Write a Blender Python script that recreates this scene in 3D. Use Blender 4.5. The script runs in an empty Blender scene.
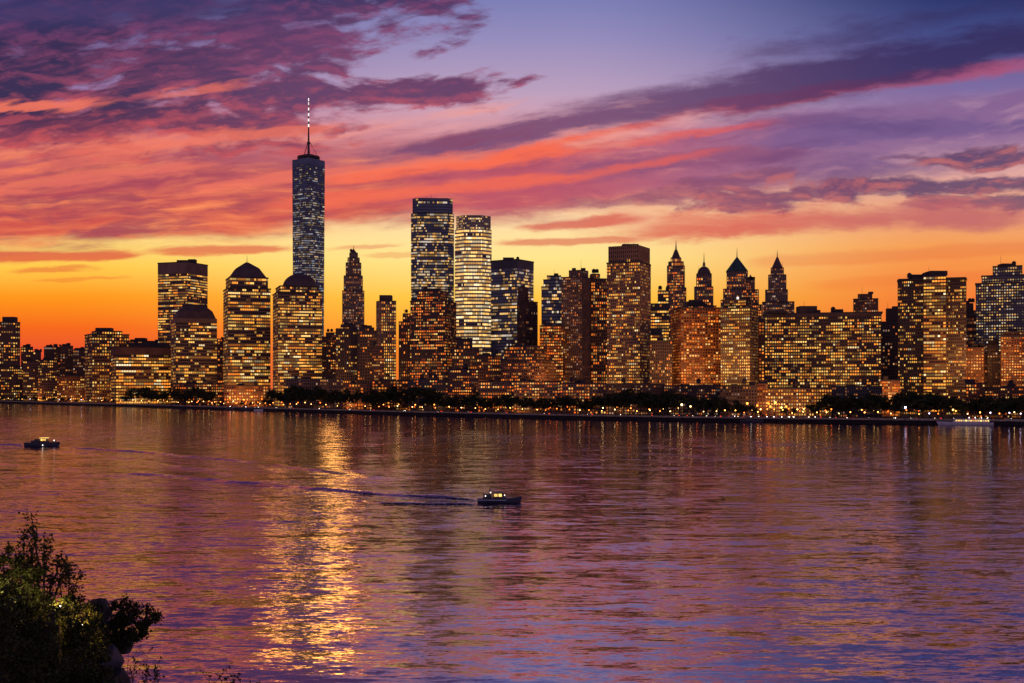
import bpy, bmesh, math, random
from mathutils import Vector, Matrix

R = math.radians
random.seed(7)
scene = bpy.context.scene
COL = scene.collection

# ------------------------------------------------------------------ camera
FPX, CX, HY, CAMH = 1200.0, 512.0, 388.0, 26.0      # focal length in px, centre column, horizon row, eye height (m)
cam_data = bpy.data.cameras.new('camera')
cam = bpy.data.objects.new('camera', cam_data)
COL.objects.link(cam)
cam.location = (0, 0, CAMH)
cam.rotation_euler = (R(90), 0, 0)
cam_data.sensor_width = 36
cam_data.lens = 36 * FPX / 1024
cam_data.shift_y = (HY - 341.5) / 1024
cam_data.clip_start = 0.5
cam_data.clip_end = 60000
scene.camera = cam
scene.render.engine = 'CYCLES'
scene.cycles.use_denoising = True
scene.cycles.max_bounces = 5
scene.cycles.diffuse_bounces = 2
scene.cycles.glossy_bounces = 3
scene.cycles.sample_clamp_indirect = 6
scene.cycles.blur_glossy = 0.3
scene.view_settings.view_transform = 'Standard'
scene.view_settings.look = 'None'
scene.view_settings.exposure = 0.0
scene.view_settings.gamma = 1.0
scene.view_settings.use_curve_mapping = False


def lin(c):
    """sRGB 0-255 to linear rgb."""
    out = []
    for v in c:
        v = v / 255.0
        out.append(v / 12.92 if v <= 0.04045 else ((v + 0.055) / 1.055) ** 2.4)
    return tuple(out)


# ------------------------------------------------------------------ node expressions
class G:
    """Small expression builder over a node tree."""
    def __init__(self, nt):
        self.nt = nt

    def node(self, t):
        return self.nt.nodes.new(t)

    def put(self, sock, v):
        if isinstance(v, E):
            self.nt.links.new(v.s, sock)
        elif hasattr(v, 'is_output'):
            self.nt.links.new(v, sock)
        else:
            if hasattr(sock.default_value, '__len__'):
                if not hasattr(v, '__len__'):
                    v = (v, v, v)
                n = len(sock.default_value)
                v = tuple(v) + (1.0,) * (n - len(v))
            sock.default_value = v

    def m(self, op, a, b=None, c=None, clamp=False):
        n = self.node('ShaderNodeMath'); n.operation = op; n.use_clamp = clamp
        self.put(n.inputs[0], a)
        if b is not None: self.put(n.inputs[1], b)
        if c is not None: self.put(n.inputs[2], c)
        return E(self, n.outputs[0])

    def xyz(self, x, y, z=0.0):
        n = self.node('ShaderNodeCombineXYZ')
        for i, v in enumerate((x, y, z)): self.put(n.inputs[i], v)
        return E(self, n.outputs[0])

    def sep(self, v):
        n = self.node('ShaderNodeSeparateXYZ'); self.put(n.inputs[0], v)
        return [E(self, o) for o in n.outputs]

    def noise(self, vec, scale=1.0, detail=4.0, rough=0.55, lac=2.0, dist=0.0, color=False):
        n = self.node('ShaderNodeTexNoise')
        self.put(n.inputs['Vector'], vec)
        for k, v in (('Scale', scale), ('Detail', detail), ('Roughness', rough), ('Lacunarity', lac), ('Distortion', dist)):
            self.put(n.inputs[k], v)
        return E(self, n.outputs['Color' if color else 'Fac'])

    def sm(self, v, lo, hi, a=0.0, b=1.0):
        n = self.node('ShaderNodeMapRange'); n.interpolation_type = 'SMOOTHSTEP'
        self.put(n.inputs['Value'], v)
        for k, w in (('From Min', lo), ('From Max', hi), ('To Min', a), ('To Max', b)): self.put(n.inputs[k], w)
        return E(self, n.outputs[0])

    def mix(self, f, a, b):
        n = self.node('ShaderNodeMix'); n.data_type = 'RGBA'
        self.put(n.inputs[0], f); self.put(n.inputs[6], a); self.put(n.inputs[7], b)
        return E(self, n.outputs[2])

    def ramp(self, f, stops, interp='LINEAR'):
        n = self.node('ShaderNodeValToRGB'); self.put(n.inputs[0], f)
        r = n.color_ramp; r.interpolation = interp
        while len(r.elements) > 1: r.elements.remove(r.elements[-1])
        r.elements[0].position = stops[0][0]; r.elements[0].color = (*stops[0][1], 1)
        for p, c in stops[1:]:
            e = r.elements.new(p); e.color = (*c, 1)
        return E(self, n.outputs[0])


class E:
    def __init__(self, g, s): self.g, self.s = g, s
    def __add__(self, o): return self.g.m('ADD', self, o)
    __radd__ = __add__
    def __sub__(self, o): return self.g.m('SUBTRACT', self, o)
    def __rsub__(self, o): return self.g.m('SUBTRACT', o, self)
    def __mul__(self, o): return self.g.m('MULTIPLY', self, o)
    __rmul__ = __mul__
    def __truediv__(self, o): return self.g.m('DIVIDE', self, o)
    def max(self, o): return self.g.m('MAXIMUM', self, o)
    def min(self, o): return self.g.m('MINIMUM', self, o)
    def clamp(self): return self.g.m('ADD', self, 0.0, clamp=True)
    def exp(self): return self.g.m('EXPONENT', self)
    def pow(self, o): return self.g.m('POWER', self, o)


# ------------------------------------------------------------------ the sky at dusk
# A clear gradient by compass direction and height, cloud layers over it, and a physical dusk sky below it all.
# su, sv measure a DIRECTION (tangents from due east, times 1200): they do not depend on where the viewer stands.
SUN_EL, SUN_AZ = 7.4, R(-9.35)                       # a last low sun behind the towers
world = bpy.data.worlds.new('World')
scene.world = world
world.use_nodes = True
wt = world.node_tree
wt.nodes.clear()
g = G(wt)
tc = wt.nodes.new('ShaderNodeTexCoord')
dx, dy, dz = g.sep(E(g, tc.outputs['Generated']))
dyc = dy.max(0.30)
su = dx / dyc * 1200 + 512
sv = dz / dyc * -1200 + 388
ev = 388 - sv
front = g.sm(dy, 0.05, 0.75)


def grad(stops):
    return g.ramp(ev / 800, [(e / 800, lin(c)) for e, c in stops])


left = grad([(0, (205, 62, 58)), (32, (228, 72, 46)), (60, (245, 100, 22)), (92, (254, 150, 22)), (122, (255, 202, 74)), (147, (255, 216, 122)), (172, (250, 176, 112)),
             (220, (228, 122, 112)), (260, (184, 108, 134)), (300, (152, 128, 178)), (388, (78, 76, 132)), (450, (160, 108, 150)), (560, (132, 100, 156)), (800, (70, 66, 124))])
mid = grad([(0, (240, 110, 40)), (40, (252, 136, 28)), (90, (255, 198, 66)), (130, (255, 228, 140)), (165, (255, 222, 166)), (200, (248, 190, 158)), (250, (226, 168, 178)),
            (300, (184, 158, 190)), (350, (148, 140, 188)), (388, (124, 126, 182)), (560, (104, 102, 168)), (800, (54, 58, 118))])
right = grad([(0, (222, 78, 44)), (50, (240, 100, 40)), (100, (246, 132, 58)), (140, (246, 156, 80)), (180, (236, 166, 126)), (220, (224, 166, 162)), (260, (176, 144, 178)),
              (300, (122, 110, 166)), (350, (70, 78, 138)), (388, (46, 56, 110)), (460, (82, 86, 148)), (560, (78, 86, 148)), (800, (42, 44, 96))])
c = g.mix(g.sm(su, 60, 470), left, mid)
c = g.mix(g.sm(su, 560, 960), c, right)

# turbulence shared by the cloud layers
P = g.xyz(su, sv)
warp = g.noise(P, 0.0045, 4, 0.6, color=True)
wx, wy, wz = g.sep(warp)
# the streaks fan out from a point low in the north-east: they rise towards the right the higher they are
fan = g.m('DIVIDE', 1212, (su + 700).max(260))
vs = (sv - 262).min(0) * fan + 262 + (sv - 262).max(0) + (wy - 0.5) * 40
us = su + (wx - 0.5) * 70
streak = g.noise(g.xyz(us * 0.0042, vs * 0.034, 3.1), 1, 6, 0.56)
fine = g.noise(g.xyz(us * 0.014, vs * 0.085, 9.7), 1, 5, 0.6)
vp = sv + su * 0.05 + (wy - 0.5) * 44
pb = g.xyz(us * 0.011, vp * 0.034, 1.3)
puff = g.noise(pb, 1, 8, 0.56, dist=0.25)
pb2 = g.xyz(us * 0.011, (vp + 9) * 0.034, 1.3)
puff_low = g.noise(pb2, 1, 8, 0.56, dist=0.25)      # same field a little lower: tells the under-lit edges


# frayed copy of the directions: edges of the bars break up into wisps
fr1 = g.sep(g.noise(g.xyz(us * 0.012, vs * 0.05, 5.5), 1, 6, 0.62, color=True))
fr2 = g.sep(g.noise(g.xyz(us * 0.035, vs * 0.11, 2.5), 1, 4, 0.6, color=True))
fu = su + (fr1[0] - .5) * 120 + (fr2[0] - .5) * 26
fv = sv + (fr1[1] - .5) * 30 + (fr2[1] - .5) * 9


def seg(u0, v0, u1, v1, T, soft=90.0, fray=1.0):
    """Wispy bar of half-thickness T along a line of directions."""
    L = math.hypot(u1 - u0, v1 - v0)
    ex, ey = (u1 - u0) / L, (v1 - v0) / L
    fu_, fv_ = su + (fu - su) * fray, sv + (fv - sv) * fray
    t = (fu_ - u0) * ex + (fv_ - v0) * ey
    d = ((fu_ - u0) * -ey + (fv_ - v0) * ex) / T
    return (d * d * -1.0).exp() * g.sm(t, -soft, soft * 0.7) * g.sm(t, L + soft, L - soft * 0.7)


def layer(c, dens, col):
    return g.mix(dens, c, col)


C = lambda *a: lin(a)
brk = fine * .55 + puff * .45
# far thin bars close to the horizon
for (u0, v0, u1, v1, T, k) in ((-60, 258, 132, 255, 6.5, .9), (20, 270, 92, 267, 3.6, .6), (150, 252, 286, 249, 5, .8), (42, 280, 120, 276, 2.8, .4), (335, 248, 392, 245, 3, .45), (525, 228, 640, 219, 6, .85),
                               (500, 243, 640, 238, 5, .7), (640, 232, 800, 229, 7, .5), (760, 262, 1100, 243, 8, .3), (820, 285, 1100, 272, 7, .22), (370, 256, 480, 251, 3, .35)):
    b = seg(u0, v0, u1, v1, T, 44, .42)
    c = layer(c, g.sm(b * (.35 + brk * 1.3), 0.25, 0.85) * k, g.mix(g.sm(sv, 300, 215), C(236, 100, 36), C(212, 92, 84)))
# the broad red veil over the left half, sharp along its lower rim
low_edge = g.ramp((su + 400) / 1600, [(0, (.62, .62, .62)), (.25, (.62, .62, .62)), (.40, (.60, .60, .60)), (.47, (.565, .565, .565)), (.58, (.535, .535, .535)), (.70, (.50, .50, .50)), (1, (.46, .46, .46))])
lr = g.sep(low_edge)[0] * 400
veil = g.sm(sv + (fv - sv) * .9 + (streak - .5) * 24, lr + 11, lr - 15) * g.sm(sv + (fv - sv), 95, 180) * g.sm(su + sv * 0.4 + (fu - su), 1010, 560)
tex = streak * 0.62 + fine * 0.38
vd = g.sm(tex, 0.33, 0.58)
veil_col = g.mix(vd, C(252, 134, 86), g.mix(g.sm(sv, 150, 235), C(170, 74, 100), C(206, 78, 72)))
veil_col = g.mix(g.sm(fine * .5 + puff * .5, .46, .60) * g.sm(sv, 130, 200) * .7, veil_col, C(160, 62, 86))
veil_col = g.mix(g.sm(tex, .54, .68) * .6, veil_col, C(142, 62, 92))
veil_col = g.mix(g.sm(su, 330, -60) * g.sm(puff, .42, .58) * 0.55, veil_col, C(146, 62, 88))
c = layer(c, veil * g.sm(streak + fine * 0.4, 0.36, 0.60, 0.55, 0.98), veil_col)
# mauve veils climbing to the right
m1 = g.sm(seg(430, 195, 1200, 92, 46, 160, 1.2) * (.3 + tex * 1.4), 0.28, 0.9)
c = layer(c, m1 * 0.85, g.mix(g.sm(su, 480, 880), C(190, 84, 104), C(132, 94, 142)))
m2 = g.sm(seg(560, 172, 800, 152, 14, 90) * (.3 + tex * 1.4), 0.3, 0.85)
c = layer(c, m2 * 0.75, C(140, 80, 118))
m3 = g.sm(seg(760, 140, 1200, 112, 12, 90) * (.3 + tex * 1.4), 0.3, 0.85)
c = layer(c, m3 * 0.55, C(104, 82, 138))
# red glowing streaks under the dark bar
for (u0, v0, u1, v1, T, k) in ((330, 180, 600, 148, 6.5, .85), (480, 162, 690, 114, 7.5, .9), (690, 112, 850, 86, 8, .85), (830, 88, 1250, 40, 9, .6), (280, 204, 560, 178, 7, .7), (600, 150, 745, 126, 6, .65), (560, 178, 720, 152, 6, .6)):
    r = seg(u0, v0, u1, v1, T, 80, .62)
    c = layer(c, g.sm(r * (tex * 2.9 - .55), 0.15, 0.85) * k, g.mix(g.sm(su, 500, 980), C(250, 108, 78), C(196, 74, 92)))
# the dark bar climbing to the upper right
band = seg(400, 158, 660, 104, 13, 150, .8).max(seg(560, 122, 1300, -8, 25, 190, .9)).max(seg(680, 74, 1300, -60, 22, 200, 1.3) * 0.55)
bd = g.sm(band * (.12 + tex * 1.75) + (streak - .5) * .45 * band, 0.22, 0.86)
c = layer(c, bd * 0.9, g.mix(g.sm(su, 480, 960), C(116, 72, 114), C(52, 43, 92)))
# combed streaks all through the middle and right of the sky
zone = g.sm(fv, 84, 120) * g.sm(fv, 236, 200) * g.sm(su, 330, 480)
c = layer(c, g.sm(tex, .50, .66) * zone * .55, g.mix(g.sm(su, 480, 900), C(140, 62, 92), C(96, 70, 124)))
c = layer(c, g.sm(tex, .46, .32) * zone * .45, g.mix(g.sm(su, 480, 900), C(255, 150, 110), C(222, 168, 178)))
# low broken bars on the right
puff_s = g.noise(g.xyz(us * 0.016, vp * 0.048, 7.9), 1, 8, 0.6, dist=0.2)
puff_sl = g.noise(g.xyz(us * 0.016, (vp + 6) * 0.048, 7.9), 1, 8, 0.6, dist=0.2)
for (u0, v0, u1, v1, T, k) in ((690, 206, 860, 189, 17, .95), (850, 188, 1200, 178, 13, .92), (930, 163, 1300, 140, 13, .95), (890, 208, 1200, 190, 10, .85), (640, 196, 790, 172, 10, .6), (860, 160, 920, 156, 5, .7), (560, 205, 700, 196, 8, .5)):
    b = seg(u0, v0, u1, v1, T, 80, .75)
    d = g.sm(b * .62 + (puff_s - 0.5) * 1.25, 0.26, 0.52) * g.sm(b, .04, .3)
    under = g.sm(puff_s - puff_sl, -0.06, 0.16)
    c = layer(c, d * k, g.mix(under * 0.7, g.mix(g.sm(su, 700, 950), C(138, 78, 108), C(98, 70, 108)), C(206, 112, 108)))
b = seg(600, 226, 1060, 214, 20, 150, 1.0)
c = layer(c, g.sm(b * (.2 + tex * 1.6), 0.35, 1.0) * 0.85, g.mix(g.sm(su, 650, 1000), C(222, 98, 84), C(190, 98, 106)))
# broken purple heap cloud in the upper left, lit pink from below
cover = g.sm(fu + sv * 0.6 + (wx - .5) * 120, 570, 290) * g.sm(sv + (fv - sv) * 1.2 + su * .04, 205, 128)
cover = cover.max(seg(-300, 122, 495, 88, 22, 60) * 0.95).max(seg(320, 50, 490, 10, 40, 70) * 0.74).max(seg(500, 86, 545, 72, 10, 24) * .7)
big = g.noise(g.xyz(us * 0.0045, vs * 0.014, 6.3), 1, 3, .5)
field = (puff_s - .5) * 1.25 + (puff - .5) * .95 + cover * .60 + (big - .5) * .35 - .27
dens = g.sm(field, -0.02, 0.27) * g.sm(cover, 0.02, 0.35)
lit = g.sm(puff_s - puff_sl, -0.03, 0.15)
lit2 = g.sm(fine * 0.5 + puff * 0.5 + (field - .25) * .35, 0.60, 0.38)
dark = g.mix(g.sm(su, 360, 40), C(96, 54, 98), C(44, 34, 74))
dark = g.mix(g.sm(sv, 56, -20), dark, C(48, 44, 90))
dark = g.mix(g.sm(sv, 104, 168), dark, C(140, 64, 92))
pink = g.mix(g.sm(sv, 40, 150), C(150, 70, 112), C(230, 92, 88))
cc = g.mix((lit * 0.42 + lit2 * 0.36).clamp(), dark, pink)
c = layer(c, dens * 0.95, cc)
# blue-grey sheet along the top left edge
c = layer(c, seg(-300, 16, 260, 6, 18, 110) * .8, C(58, 54, 104))
# glowing streaks under the heap cloud
for (u0, v0, u1, v1, T, k) in ((-80, 118, 100, 100, 7, .8), (60, 152, 330, 126, 9, .6), (-60, 196, 200, 166, 9, .55), (180, 190, 480, 156, 9, .6), (-40, 178, 160, 150, 7, .4), (150, 96, 250, 84, 6, .5)):
    r = seg(u0, v0, u1, v1, T, 70, .8)
    c = layer(c, g.sm(r * (.1 + brk * 1.8), 0.3, 0.95) * k, C(250, 122, 96))

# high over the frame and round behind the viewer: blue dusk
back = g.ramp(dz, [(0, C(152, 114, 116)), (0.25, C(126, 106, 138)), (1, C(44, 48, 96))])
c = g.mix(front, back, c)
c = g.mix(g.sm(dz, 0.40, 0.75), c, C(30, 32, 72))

nish = wt.nodes.new('ShaderNodeTexSky')
nish.sky_type = 'NISHITA'
nish.sun_disc = False
nish.sun_elevation = R(SUN_EL)
nish.sun_rotation = SUN_AZ
bg_sky = wt.nodes.new('ShaderNodeBackground'); bg_sky.inputs[1].default_value = 0.0005
wt.links.new(nish.outputs[0], bg_sky.inputs[0])
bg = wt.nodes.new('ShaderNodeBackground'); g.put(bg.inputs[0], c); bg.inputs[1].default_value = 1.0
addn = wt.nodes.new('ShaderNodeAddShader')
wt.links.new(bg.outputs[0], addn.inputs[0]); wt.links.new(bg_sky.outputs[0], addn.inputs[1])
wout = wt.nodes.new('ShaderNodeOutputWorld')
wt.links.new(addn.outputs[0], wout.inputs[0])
world.cycles.sampling_method = 'MANUAL'
world.cycles.sample_map_resolution = 1024

# the last of the sun, low and warm behind the skyline
sun_d = bpy.data.lights.new('sun', 'SUN')
sun_d.energy = 0.021
sun_d.color = (1.0, 0.42, 0.07)
sun_d.angle = R(3.6)
sun = bpy.data.objects.new('sun', sun_d)
COL.objects.link(sun)
sdir = Vector((math.sin(SUN_AZ) * math.cos(R(SUN_EL)), math.cos(SUN_AZ) * math.cos(R(SUN_EL)), math.sin(R(SUN_EL))))
sun.rotation_euler = sdir.to_track_quat('Z', 'Y').to_euler()
sun.location = (0, 0, 900)

# ------------------------------------------------------------------ materials
def new_mat(name):
    m = bpy.data.materials.new(name); m.use_nodes = True
    nt = m.node_tree
    return m, G(nt), nt.nodes['Principled BSDF']


def px(x, y, depth):
    """Point seen at image position (x, y) of the photograph when it stands depth metres away."""
    return Vector(((x - CX) / FPX * depth, depth, CAMH - (y - HY) / FPX * depth))


def water_material():
    m, g, b = new_mat('river_water')
    geo = g.node('ShaderNodeNewGeometry')
    x, y, z = g.sep(E(g, geo.outputs['Position']))
    def chop(sx, sy, detail, seed, rough=0.55, warp=0.0):
        return g.sep(g.noise(g.xyz(x * sx, y * sy, seed), 1, detail, rough, dist=warp, color=True))
    patch = g.noise(g.xyz(x * 0.006, y * 0.0035, 2.2), 1, 3, 0.6)          # gusts: calmer and rougher areas
    lee = g.sm((x + 887) * .709 + (y - 2080) * .705, -520, -90, 1.0, .42)      # sheltered under the far quay
    gust = g.sm(patch, 0.36, 0.66, 0.62, 1.25) * lee
    s1 = chop(0.045, 0.13, 3, 0.0, warp=0.4)
    s2 = chop(0.11, 0.42, 3, 5.0, warp=0.4)
    s3 = chop(0.48, 1.5, 4, 11.0)
    s4 = chop(1.8, 4.6, 3, 17.0)
    sx = (s1[0] - .5) * 0.16 + (s2[0] - .5) * 0.28 + (s3[0] - .5) * 0.36 + (s4[0] - .5) * 0.24
    sy = (s1[1] - .5) * 0.20 + (s2[1] - .5) * 0.36 + (s3[1] - .5) * 0.42 + (s4[1] - .5) * 0.24
    n0 = g.sep(E(g, geo.outputs['Normal']))
    n = g.xyz(sx * gust + n0[0], sy * gust + n0[1], n0[2])
    vn = g.node('ShaderNodeVectorMath'); vn.operation = 'NORMALIZE'
    g.put(vn.inputs[0], n)
    g.nt.links.new(vn.outputs[0], b.inputs['Normal'])
    b.inputs['Base Color'].default_value = (0.014, 0.012, 0.040, 1)
    b.inputs['Roughness'].default_value = 0.09
    b.inputs['IOR'].default_value = 7.0
    b.inputs['Specular Tint'].default_value = (1.0, .91, 1.0, 1)      # pinker reflected sky, put into the reflection colour
    return m


M_WATER = water_material()


def link(name, me, mat=None, parent=None):
    o = bpy.data.objects.new(name, me)
    COL.objects.link(o)
    if parent is not None: o.parent = parent
    if mat is not None and not me.materials: me.materials.append(mat)
    return o


def mesh(name, verts, faces, mat=None, parent=None, smooth=False):
    me = bpy.data.meshes.new(name)
    me.from_pydata([tuple(v) for v in verts], [], faces)
    if smooth:
        for p in me.polygons: p.use_smooth = True
    return link(name, me, mat, parent)


w = mesh('river', [(-9000, -600, 0), (9000, -600, 0), (9000, 9000, 0), (-9000, 9000, 0)], [(0, 1, 2, 3)], M_WATER)
w['kind'] = 'structure'


def tag(o, label, cat, group=None):
    o['label'] = label; o['category'] = cat
    if group: o['group'] = group
    return o


def empty(name, loc):
    o = bpy.data.objects.new(name, None)
    COL.objects.link(o); o.location = loc; o.empty_display_size = 2
    return o


def plain(name, col, rough=0.8, var=0.25, scale=0.3, metal=0.0, spec=0.3):
    """A plain surface with blotchy wear."""
    m, g, b = new_mat(name)
    t = g.node('ShaderNodeTexCoord')
    n = g.noise(E(g, t.outputs['Object']), scale, 5, 0.6)
    g.put(b.inputs['Base Color'], g.mix(g.sm(n, .3, .7), tuple(c * (1 - var) for c in col), tuple(min(1, c * (1 + var)) for c in col)))
    b.inputs['Roughness'].default_value = rough
    b.inputs['Metallic'].default_value = metal
    b.inputs['Specular IOR Level'].default_value = spec
    return m


def glow(name, stops, lo, hi, power=2.0, lights=False):
    """Something that gives off light; each pane or lamp has its own tint and strength."""
    m, g, b = new_mat(name)
    geo = g.node('ShaderNodeNewGeometry'); oi = g.node('ShaderNodeObjectInfo')
    r = g.m('FRACT', E(g, geo.outputs['Random Per Island']) + E(g, oi.outputs['Random']))
    r2 = g.m('FRACT', r * 37.31)
    g.put(b.inputs['Emission Color'], g.ramp(r2, [(p, lin(c)) for p, c in stops]))
    g.put(b.inputs['Emission Strength'], r.pow(power) * (hi - lo) + lo)
    b.inputs['Base Color'].default_value = (.02, .02, .02, 1)
    b.inputs['Roughness'].default_value = 0.3
    m.cycles.emission_sampling = 'AUTO' if lights else 'NONE'
    return m


WIN = {
    'gold': glow('lit_window_gold', [(0, (255, 136, 36)), (.5, (255, 176, 66)), (.9, (255, 204, 108)), (1, (255, 236, 186))], .12, 1.5, 1.6),
    'amber': glow('lit_window_amber', [(0, (255, 104, 22)), (.6, (255, 150, 52)), (1, (255, 206, 120))], .11, 1.5, 1.7),
    'pale': glow('lit_window_pale', [(0, (255, 184, 88)), (.6, (255, 208, 126)), (1, (255, 236, 190))], .42, 1.9, 1.5),
    'steel': glow('lit_window_steel', [(0, (255, 206, 130)), (.4, (226, 200, 170)), (.8, (150, 170, 205)), (1, (255, 236, 200))], .05, .6, 2.0),
    'cool': glow('lit_window_cool', [(0, (255, 180, 84)), (.6, (255, 206, 130)), (.85, (214, 200, 190)), (1, (255, 230, 180))], .10, 1.2, 1.8),
    'dim': glow('lit_window_dim', [(0, (255, 120, 50)), (.6, (255, 170, 80)), (1, (240, 210, 190))], .05, .8, 2.4),
}
GLZ = {
    'dark': plain('dark_glazing', (.016, .014, .02), .22, .3, .05, 0, .5),
    'blue': plain('blue_glazing', (.09, .12, .21), .14, .25, .03, .6, .8),
    'warm': plain('warm_glazing', (.03, .016, .012), .3, .3, .05, 0, .4),
}
WALL = {
    'brown': plain('brown_brick', (.24, .12, .08), .9, .2, .08),
    'brick': plain('red_orange_brick', (.30, .12, .06), .9, .2, .08),
    'stone': plain('pale_stone', (.36, .25, .20), .85, .15, .06),
    'granite': plain('rosy_granite', (.30, .18, .13), .7, .15, .06),
    'grey': plain('grey_concrete', (.15, .13, .14), .85, .2, .06),
    'dark': plain('dark_stone', (.13, .085, .075), .8, .2, .06),
    'steel': plain('blue_steel', (.07, .075, .10), .45, .15, .05, .5),
    'white': plain('white_frame', (.55, .48, .40), .6, .1, .05),
}
ROOFM = {
    'dark': plain('dark_roof', (.08, .06, .065), .8, .25, .1),
    'copper': plain('green_copper_roof', (.06, .12, .11), .7, .25, .15),
    'slate': plain('violet_slate_roof', (.15, .10, .10), .7, .2, .1),
    'rust': plain('lit_rust_crown', (.52, .27, .15), .8, .15, .1),
}
M_STEEL = plain('mast_steel', (.10, .09, .095), .5, .2, .4, .6)
M_MASTLIT = glow('mast_white_light', [(0, (255, 236, 226)), (1, (255, 250, 244))], 1.1, 1.6)

# ------------------------------------------------------------------ the far bank: where the water ends
SHORE_PX = [(-420, 396.5), (-150, 400.2), (0, 403), (120, 406.5), (230, 410), (400, 415), (560, 419), (700, 421.6), (850, 423.6), (1024, 425.5), (1250, 427.5)]
SHORE = [(((x - CX) / FPX) * (CAMH * FPX / (y - HY)), CAMH * FPX / (y - HY)) for x, y in SHORE_PX]
GROUND = 2.6


def shore_at(xpx):
    """Distance of the water's edge in the direction of a column of the photograph."""
    k = (xpx - CX) / FPX
    for (xa, ya), (xb, yb) in zip(SHORE, SHORE[1:]):
        ka, kb = xa / ya, xb / yb
        if ka <= k <= kb:
            den = (xb - xa) - k * (yb - ya)
            t = (k * ya - xa) / den
            return ya + t * (yb - ya)
    return SHORE[-1][1] if k > 0 else SHORE[0][1]


class Shape:
    """Collects faces of one mesh."""
    def __init__(self): self.v, self.f = [], []
    def face(self, *pts):
        n = len(self.v); self.v += [tuple(p) for p in pts]; self.f.append(tuple(range(n, n + len(pts))))
    def prism(self, poly, z0, z1, top=None, cap=True):
        """Closed prism or loft between a ground outline and a top outline (both anticlockwise)."""
        top = top or poly
        n = len(self.v); k = len(poly)
        self.v += [(p[0], p[1], z0) for p in poly] + [(p[0], p[1], z1) for p in top]
        for i in range(k):
            j = (i + 1) % k
            self.f.append((n + i, n + j, n + k + j, n + k + i))
        if cap:
            self.f.append(tuple(n + k + i for i in range(k)))
            self.f.append(tuple(n + i for i in reversed(range(k))))
    def box(self, c, s, rot=0.0):
        cr, sr = math.cos(rot), math.sin(rot)
        poly = [(c[0] + a * s[0] / 2 * cr - b * s[1] / 2 * sr, c[1] + a * s[0] / 2 * sr + b * s[1] / 2 * cr) for a, b in ((-1, -1), (1, -1), (1, 1), (-1, 1))]
        self.prism(poly, c[2] - s[2] / 2, c[2] + s[2] / 2)
    def cone(self, c, r0, r1, z0, z1, k=8):
        lo = [(c[0] + r0 * math.cos(2 * math.pi * i / k), c[1] + r0 * math.sin(2 * math.pi * i / k)) for i in range(k)]
        hi = [(c[0] + r1 * math.cos(2 * math.pi * i / k), c[1] + r1 * math.sin(2 * math.pi * i / k)) for i in range(k)]
        self.prism(lo, z0, z1, hi)
    def tube(self, a, b, r0, r1=None, k=6):
        r1 = r0 if r1 is None else r1
        a, b = Vector(a), Vector(b); d = (b - a).normalized()
        u = d.orthogonal().normalized(); w = d.cross(u)
        n = len(self.v)
        for p, r in ((a, r0), (b, r1)):
            self.v += [tuple(p + (u * math.cos(2 * math.pi * i / k) + w * math.sin(2 * math.pi * i / k)) * r) for i in range(k)]
        for i in range(k):
            j = (i + 1) % k
            self.f.append((n + i, n + j, n + k + j, n + k + i))
        self.f.append(tuple(n + k + i for i in range(k))); self.f.append(tuple(n + i for i in reversed(range(k))))
    def build(self, name, mat, parent=None, off=(0, 0, 0), smooth=False):
        v = [(p[0] - off[0], p[1] - off[1], p[2] - off[2]) for p in self.v]
        return mesh(name, v, self.f, mat, parent, smooth)


UNIT_PANE = {}
def unit_pane(mat):
    if mat.name not in UNIT_PANE:
        me = bpy.data.meshes.new('window')
        me.from_pydata([(-.5, 0, -.5), (.5, 0, -.5), (.5, 0, .5), (-.5, 0, .5)], [], [(0, 1, 2, 3)])
        me.materials.append(mat)
        UNIT_PANE[mat.name] = me
    return UNIT_PANE[mat.name]


STYLE = {  # pier width, floor band height (shares of a cell), how proud they stand, row-to-row unevenness
    'grid': (.34, .40, .35, .25, .25),
    'band': (.16, .40, .20, .35, .56),
    'vert': (.46, .34, .50, .20, .30),
    'glass': (.10, .34, .10, .16, .60),
    'flats': (.42, .44, .25, .35, .15),
}
BUILDINGS = []                                       # (x0, x1, label) for naming the trees in front
rnd = random.Random(11)


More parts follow.
